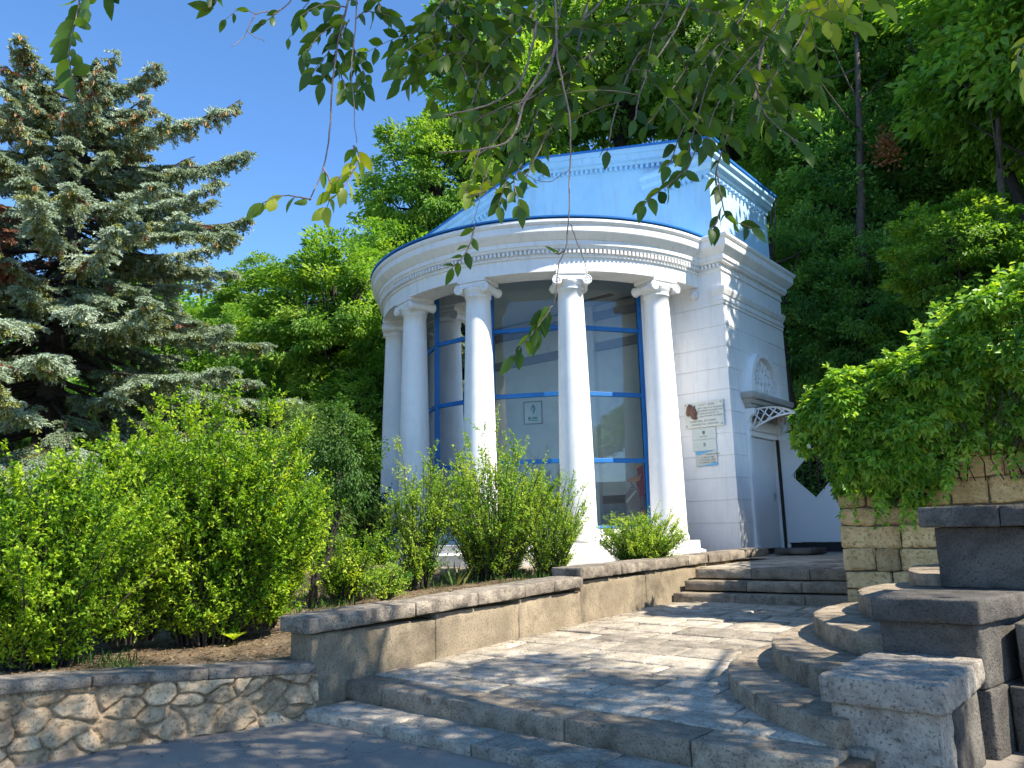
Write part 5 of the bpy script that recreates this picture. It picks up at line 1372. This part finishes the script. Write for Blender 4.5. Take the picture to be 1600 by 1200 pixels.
# slim tree with a bent dark trunk
b = gnd(488, 950, .55); b[2] = .5
sm = shrub('small_tree', 'small dark leaved tree with a thin bent blackish trunk', (b[0], b[1], .5), 1.0, .5, 'leaf_slim', 51, 1, 8, .05, cat='tree', sub=2)
def slim():
    rg = np.random.default_rng(8); mb = MB(); Y = b[1]
    C_ = np.array([pix(x, y, Y + dy) for x, y, dy in ((486, 960, 0), (492, 905, 0), (512, 870, .05), (526, 810, .1), (530, 740, .1), (534, 690, .1), (536, 640, .1))]); mb.tube(C_, [.07, .06, .05, .042, .035, .02, .01], 8)
    mb.tube([C_[1], C_[1] + [-.05, 0, .12]], [.05, .03], 6); mb.build('trunk', M['dbark'], sm)
    nc = 85; cc, dn = crown_pts(rg, .7, .65, 1.0, nc, shell=.3); c0 = pix(540, 715, Y + .1); cc = cc + c0
    P, D, N, Ls = clump_leaves(rg, cc, dn, 110, rg.uniform(.12, .25, nc), .055, .7); leaf_obj('crown', P, D, N, Ls, Ls * .5, M['leaf_slim'], sm, form=4)
slim()
# dark shrubs left of the rotunda and feathery conifer
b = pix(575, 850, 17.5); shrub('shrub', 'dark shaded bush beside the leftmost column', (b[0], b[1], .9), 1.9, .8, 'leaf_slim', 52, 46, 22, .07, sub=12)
def feather():
    rg = np.random.default_rng(12); base = pix(470, 800, 14.5); base[2] = .9
    t = thing('young_conifer', 'soft feathery light green conifer behind the shrubs beside the spruce', 'tree', tuple(base), frame='w')
    mb = MB(); mb.tube([base - ZZ * .2, base + ZZ * 3.2], [.08, .02], 6); mb.build('trunk', M['dbark'], t)
    nc = 120; C_, dn = crown_pts(rg, 1.15, 1.1, 1.7, nc, shell=.5); C_ += base + ZZ * 1.9
    P, D, N, Ls = clump_leaves(rg, C_, dn, 170, rg.uniform(.2, .38, nc), .10, .35); leaf_obj('crown', P, D, N, Ls, Ls * .16, M['juniper'], t, form=4)
feather()
# iris blades
def blades(label, px, py, z, n, seed, hgt=.42, spread=.14):
    rg = np.random.default_rng(seed); b = gnd(px, py, z); b[1] += .3; b[2] = z - .05
    an = rg.random(n) * 6.283; P = b + np.stack([np.cos(an), np.sin(an), an * 0], 1) * (rg.random(n) * spread)[:, None]
    D = norm(np.stack([np.cos(an) * .35, np.sin(an) * .35, np.ones(n)], 1) + rg.normal(size=(n, 3)) * .12)
    leaf_obj('iris', P, D, rg.normal(size=(n, 3)), hgt * rg.uniform(.6, 1.1, n), .028, M['iris'], None, form=6, fold=.1, curl=.25, label=label, cat='plant', group='iris clumps along the coping', seed=seed)
for i, (px, py, z, n, lb) in enumerate([(548, 938, .62, 22, 'dark green iris clump nearest the bent trunk'), (575, 936, .64, 26, 'yellowing iris clump just left of the slender shrub'), (600, 930, .66, 18, 'short iris clump under the slender shrub'), (712, 915, .76, 24, 'upright green iris clump between the slender and bushy shrubs'), (745, 908, .78, 22, 'pale arching iris clump below the bushy shrub'), (780, 900, .8, 18, 'yellowish iris clump at the foot of the bushy shrub')]):
    blades(lb, px, py, z, n, 60 + i)
b = gnd(365, 1000, .47); rg3 = np.random.default_rng(5); n = 9; an = np.arange(n) * .75
leaf_obj('plant', np.repeat(b[None], n, 0), np.stack([np.cos(an), np.sin(an), .8 + 0 * an], 1), np.tile([0, 0, 1.], (n, 1)), .17, .07, M['leaf_shrub'], None, tone=np.full(n, .9), form=6, label='small broad leaved weed on the soil behind the capstones', cat='plant')
# creeper mound on the tan wall
def creeper():
    rg = np.random.default_rng(14); org = W(4, -3, 2)
    t = thing('creeper', 'thick mound of five fingered creeper spilling over the tan wall', 'plant', (4, -3, 2.0))
    poly = np.array([(2.42, 3.25), (2.62, 3.5), (2.9, 3.75), (3.25, 3.95), (3.8, 4.02), (4.2, 4.05), (4.55, 4.2), (4.8, 4.5), (5.1, 4.8), (5.6, 5.0), (6.4, 5.1), (8, 5.2), (8, 2.2), (6.2, 2.15), (5.6, 2.35), (5.2, 2.62), (4.85, 2.68), (4.62, 2.32), (4.42, 2.02), (4.2, 1.92), (3.9, 1.93), (3.6, 2.0), (3.3, 2.12), (3.0, 2.1), (2.98, 2.32), (2.8, 2.52), (2.62, 2.66), (2.47, 2.85)])
    TT_ = .8735; poly = np.stack([7.041 + (poly[:, 0] - 7.041) * TT_, 1.6 + (poly[:, 1] - 1.6) * TT_], 1)
    n = 110000; u = rg.uniform(2.7, 8, n); z = rg.uniform(1.7, 5.1, n); ins = np.zeros(n, bool); j = len(poly) - 1
    wob = .24 * fbm(np.stack([u * 3.3, z * 3.3, u * 0], 1), 4)
    uu, zz = u + wob, z + wob
    for i in range(len(poly)):
        a, b_ = poly[i], poly[j]; c = ((a[1] > zz) != (b_[1] > zz)) & (uu < (b_[0] - a[0]) * (zz - a[1]) / (b_[1] - a[1] + 1e-9) + a[0]); ins ^= c; j = i
    u, z = u[ins], z[ins]; n = len(u)
    top = np.interp(u, poly[:12, 0], poly[:12, 1]); bot = np.interp(u, poly[::-1][:17, 0], poly[::-1][:17, 1])
    f = np.clip((z - bot) / np.maximum(top - bot, .1), 0, 1)
    bulge = .16 + .75 * np.sin(np.clip(f * 1.25, 0, 1) * pi * .62) ; bulge *= 1 - .65 * np.clip((f - .72) / .28, 0, 1) ** 1.4
    bulge = np.minimum(bulge, .10 + .9 * np.clip((u - 2.98), 0, 1) + .3)
    lump = .5 * fbm(np.stack([u * 2.3, z * 2.6, u * 0], 1), 3)
    depth = rg.random(n) ** 2 * .35; v = TWV + .05 - bulge * .9 - lump + depth
    P = O0 + u[:, None] * XU + v[:, None] * YV + z[:, None] * ZZ
    hole = fbm(np.stack([u * 3.1, z * 3.1, u * 0 + 4], 1), 3); keep = rg.random(n) < np.where(hole < -.22, .10, .36); P = P[keep]; f = f[keep]; n = len(P)
    nrm = norm(-YV[None] * (1.15 - f[:, None]) + ZZ[None] * (.35 + f[:, None] * 1.1) + rg.normal(size=(n, 3)) * .75)
    # each leaf: leaflets fanned from one point
    hang = norm(ZZ[None] * -1. - YV[None] * .3 + rg.normal(size=(n, 3)) * .5); hang = norm(hang - nrm * np.sum(hang * nrm, 1, keepdims=True)); sd_ = np.cross(nrm, hang)
    PP, DD, NN, LL, TT = [], [], [], [], []; tn = np.clip(rg.normal(.45, .2, n), 0, 1); sz = rg.uniform(.07, .15, n)
    for a, sc in ((0, 1), (.8, .85), (-.8, .85)):
        PP.append(P); DD.append(hang * cos(a) + sd_ * sin(a)); NN.append(nrm + rg.normal(size=(n, 3)) * .2); LL.append(sz * sc); TT.append(tn)
    for q in range(70):      # loose shoots that stand out of the mound or hang from its edge
        if q % 2: x = rg.uniform(3.1, 8); y0 = np.interp(x, poly[:12, 0], poly[:12, 1]) - .1; d0 = norm(ZZ * .9 - YV * .6 + rg.normal(size=3) * .5)
        else: x = rg.uniform(3.75, 6.5); y0 = np.interp(x, poly[::-1][:17, 0], poly[::-1][:17, 1]) + .12; d0 = norm(ZZ * -1.2 - YV * .5 + rg.normal(size=3) * .3)
        p0 = W(x, TWV - .35, y0); ln = rg.uniform(.15, .42); kk = int(ln / .035)
        pp = np.array([p0 + d0 * ln * t_ + ZZ * (-.35 * ln * t_ * t_) for t_ in np.linspace(0, 1, kk)]); sh = rg.uniform(.05, .10, kk)
        for a_ in (0, .9, -.9):
            h_ = norm(d0[None] + rg.normal(size=(kk, 3)) * .5); PP.append(pp); DD.append(norm(h_ * cos(a_) + norm(np.cross(h_, ZZ)) * sin(a_))); NN.append(norm(ZZ - YV + rg.normal(size=(kk, 3)) * .6)); LL.append(sh); TT.append(np.clip(rg.normal(.7, .2, kk), 0, 1))
    leaf_obj('foliage', np.concatenate(PP), np.concatenate(DD), np.concatenate(NN), np.concatenate(LL), np.concatenate(LL) * .48, M['leaf_ivy'], t, tone=np.concatenate(TT), form=4)
    mb = MB()
    for k in range(46):
        x = rg.uniform(3.3, 7.5); pts = []; zt = np.interp(x, poly[:12, 0], poly[:12, 1]) - .5; zb = 2.1
        for i in range(9):
            q = i / 8.; pts.append(np.array([x + rg.normal() * .04 + q * rg.normal() * .1, TWV - .1 - .35 * sin(q * pi), zt + (zb - zt) * q]))
        mb.tube(pts, .008, 4)
    mb.build('stems', M['dbark'], t)
creeper()
# ground litter and low growth
def litter():
    rg = np.random.default_rng(17); n = 9000; v = rg.uniform(-14, -5, n); s = rg.random(n) ** 1.2 * 6 + .06; u = wall_u(v) - .2 - s; z = bed_z(u, v) + .012
    P = O0 + u[:, None] * XU + v[:, None] * YV + z[:, None] * ZZ; an = rg.random(n) * 6.283
    leaf_obj('leaf_litter', P, np.stack([np.cos(an), np.sin(an), rg.normal(0, .2, n)], 1), np.array([0, 0, 1.]) + rg.normal(size=(n, 3)) * .3, rg.uniform(.02, .06, n), .02, M['litter'], None, form=4, kind='stuff', label='dry leaves scattered over the flower bed soil')
    n = 26000; v = rg.uniform(-12.5, 3, n); s = rg.uniform(.15, 12, n); u = wall_u(v) - .2 - s
    m_ = (fbm(np.stack([u, v, u * 0], 1) * .8, 2) > np.where(v < -9, .32, -.05)) & ((np.hypot(u - UC, v - VC) > 5.6)); u, v = u[m_], v[m_]; n = len(u); z = bed_z(u, v)
    P = O0 + u[:, None] * XU + v[:, None] * YV + z[:, None] * ZZ
    leaf_obj('grass', P, np.array([0, 0, 1.]) + rg.normal(size=(n, 3)) * .35, rg.normal(size=(n, 3)), rg.uniform(.05, .18, n), .012, M['leaf_slim'], None, form=4, kind='stuff', label='thin weeds and grass growing in the flower bed')
    n = 60000; u = rg.uniform(-14, 16, n); v = np.where(u > 3.8, rg.uniform(-4.2, 14, n), rg.uniform(4.2, 14, n))
    z = np.where(u > 3.8, 2.7 + .5 * (v + 4.2) + .3 * (u - 3.4), 1 + .55 * (v - 4.2)) + rg.uniform(-.1, .45, n)
    P = O0 + u[:, None] * XU + v[:, None] * YV + z[:, None] * ZZ; an = rg.random(n) * 6.283
    leaf_obj('ground_cover', P, np.stack([np.cos(an), np.sin(an), rg.normal(.2, .3, n)], 1), np.array([0, 0, 1.]) + rg.normal(size=(n, 3)) * .5, rg.uniform(.12, .22, n), .11, M['leaf_dark'], None, form=4, kind='stuff', label='dark leafy undergrowth on the wooded slope')
    c = pix(1386, 232, 19.0); n = 260; P = c + rg.normal(size=(n, 3)) * np.array([.16, .2, .26]); 
    return P
def fallen():
    rg = np.random.default_rng(29); n = 700; u = rg.uniform(-.5, 8, n); v = rg.uniform(-15, -4.6, n); ok = (u > wall_u(v) + .25) & ~((u > 5.0) & (v > -11.2)); u, v = u[ok], v[ok]; n = len(u)
    e = rg.random(n) < .45; u = np.where(e & (v > -10.7), .84 + rg.random(n) ** 2 * .35, u); z = np.where(v > -10.78, plat_z(v) + .012, np.where((v > -11.25) & (u > .85), .088, .010))
    P = O0 + u[:, None] * XU + v[:, None] * YV + z[:, None] * ZZ; an = rg.random(n) * 6.283
    leaf_obj('fallen_leaves', P, np.stack([np.cos(an), np.sin(an), rg.normal(0, .12, n)], 1), np.array([0, 0, 1.]) + rg.normal(size=(n, 3)) * .25, rg.uniform(.018, .05, n), .018, M['litter'], None, form=4, kind='stuff', label='small dry leaves lying on the paving and asphalt')
fallen()
PO = litter(); rg4 = np.random.default_rng(3)
leaf_obj('dead_leaves', PO, rg4.normal(size=PO.shape), rg4.normal(size=PO.shape), .13, .07, M['dead'], None, form=4, label='cluster of orange dead leaves caught in the shaded woodland', cat='leaves', kind='stuff')
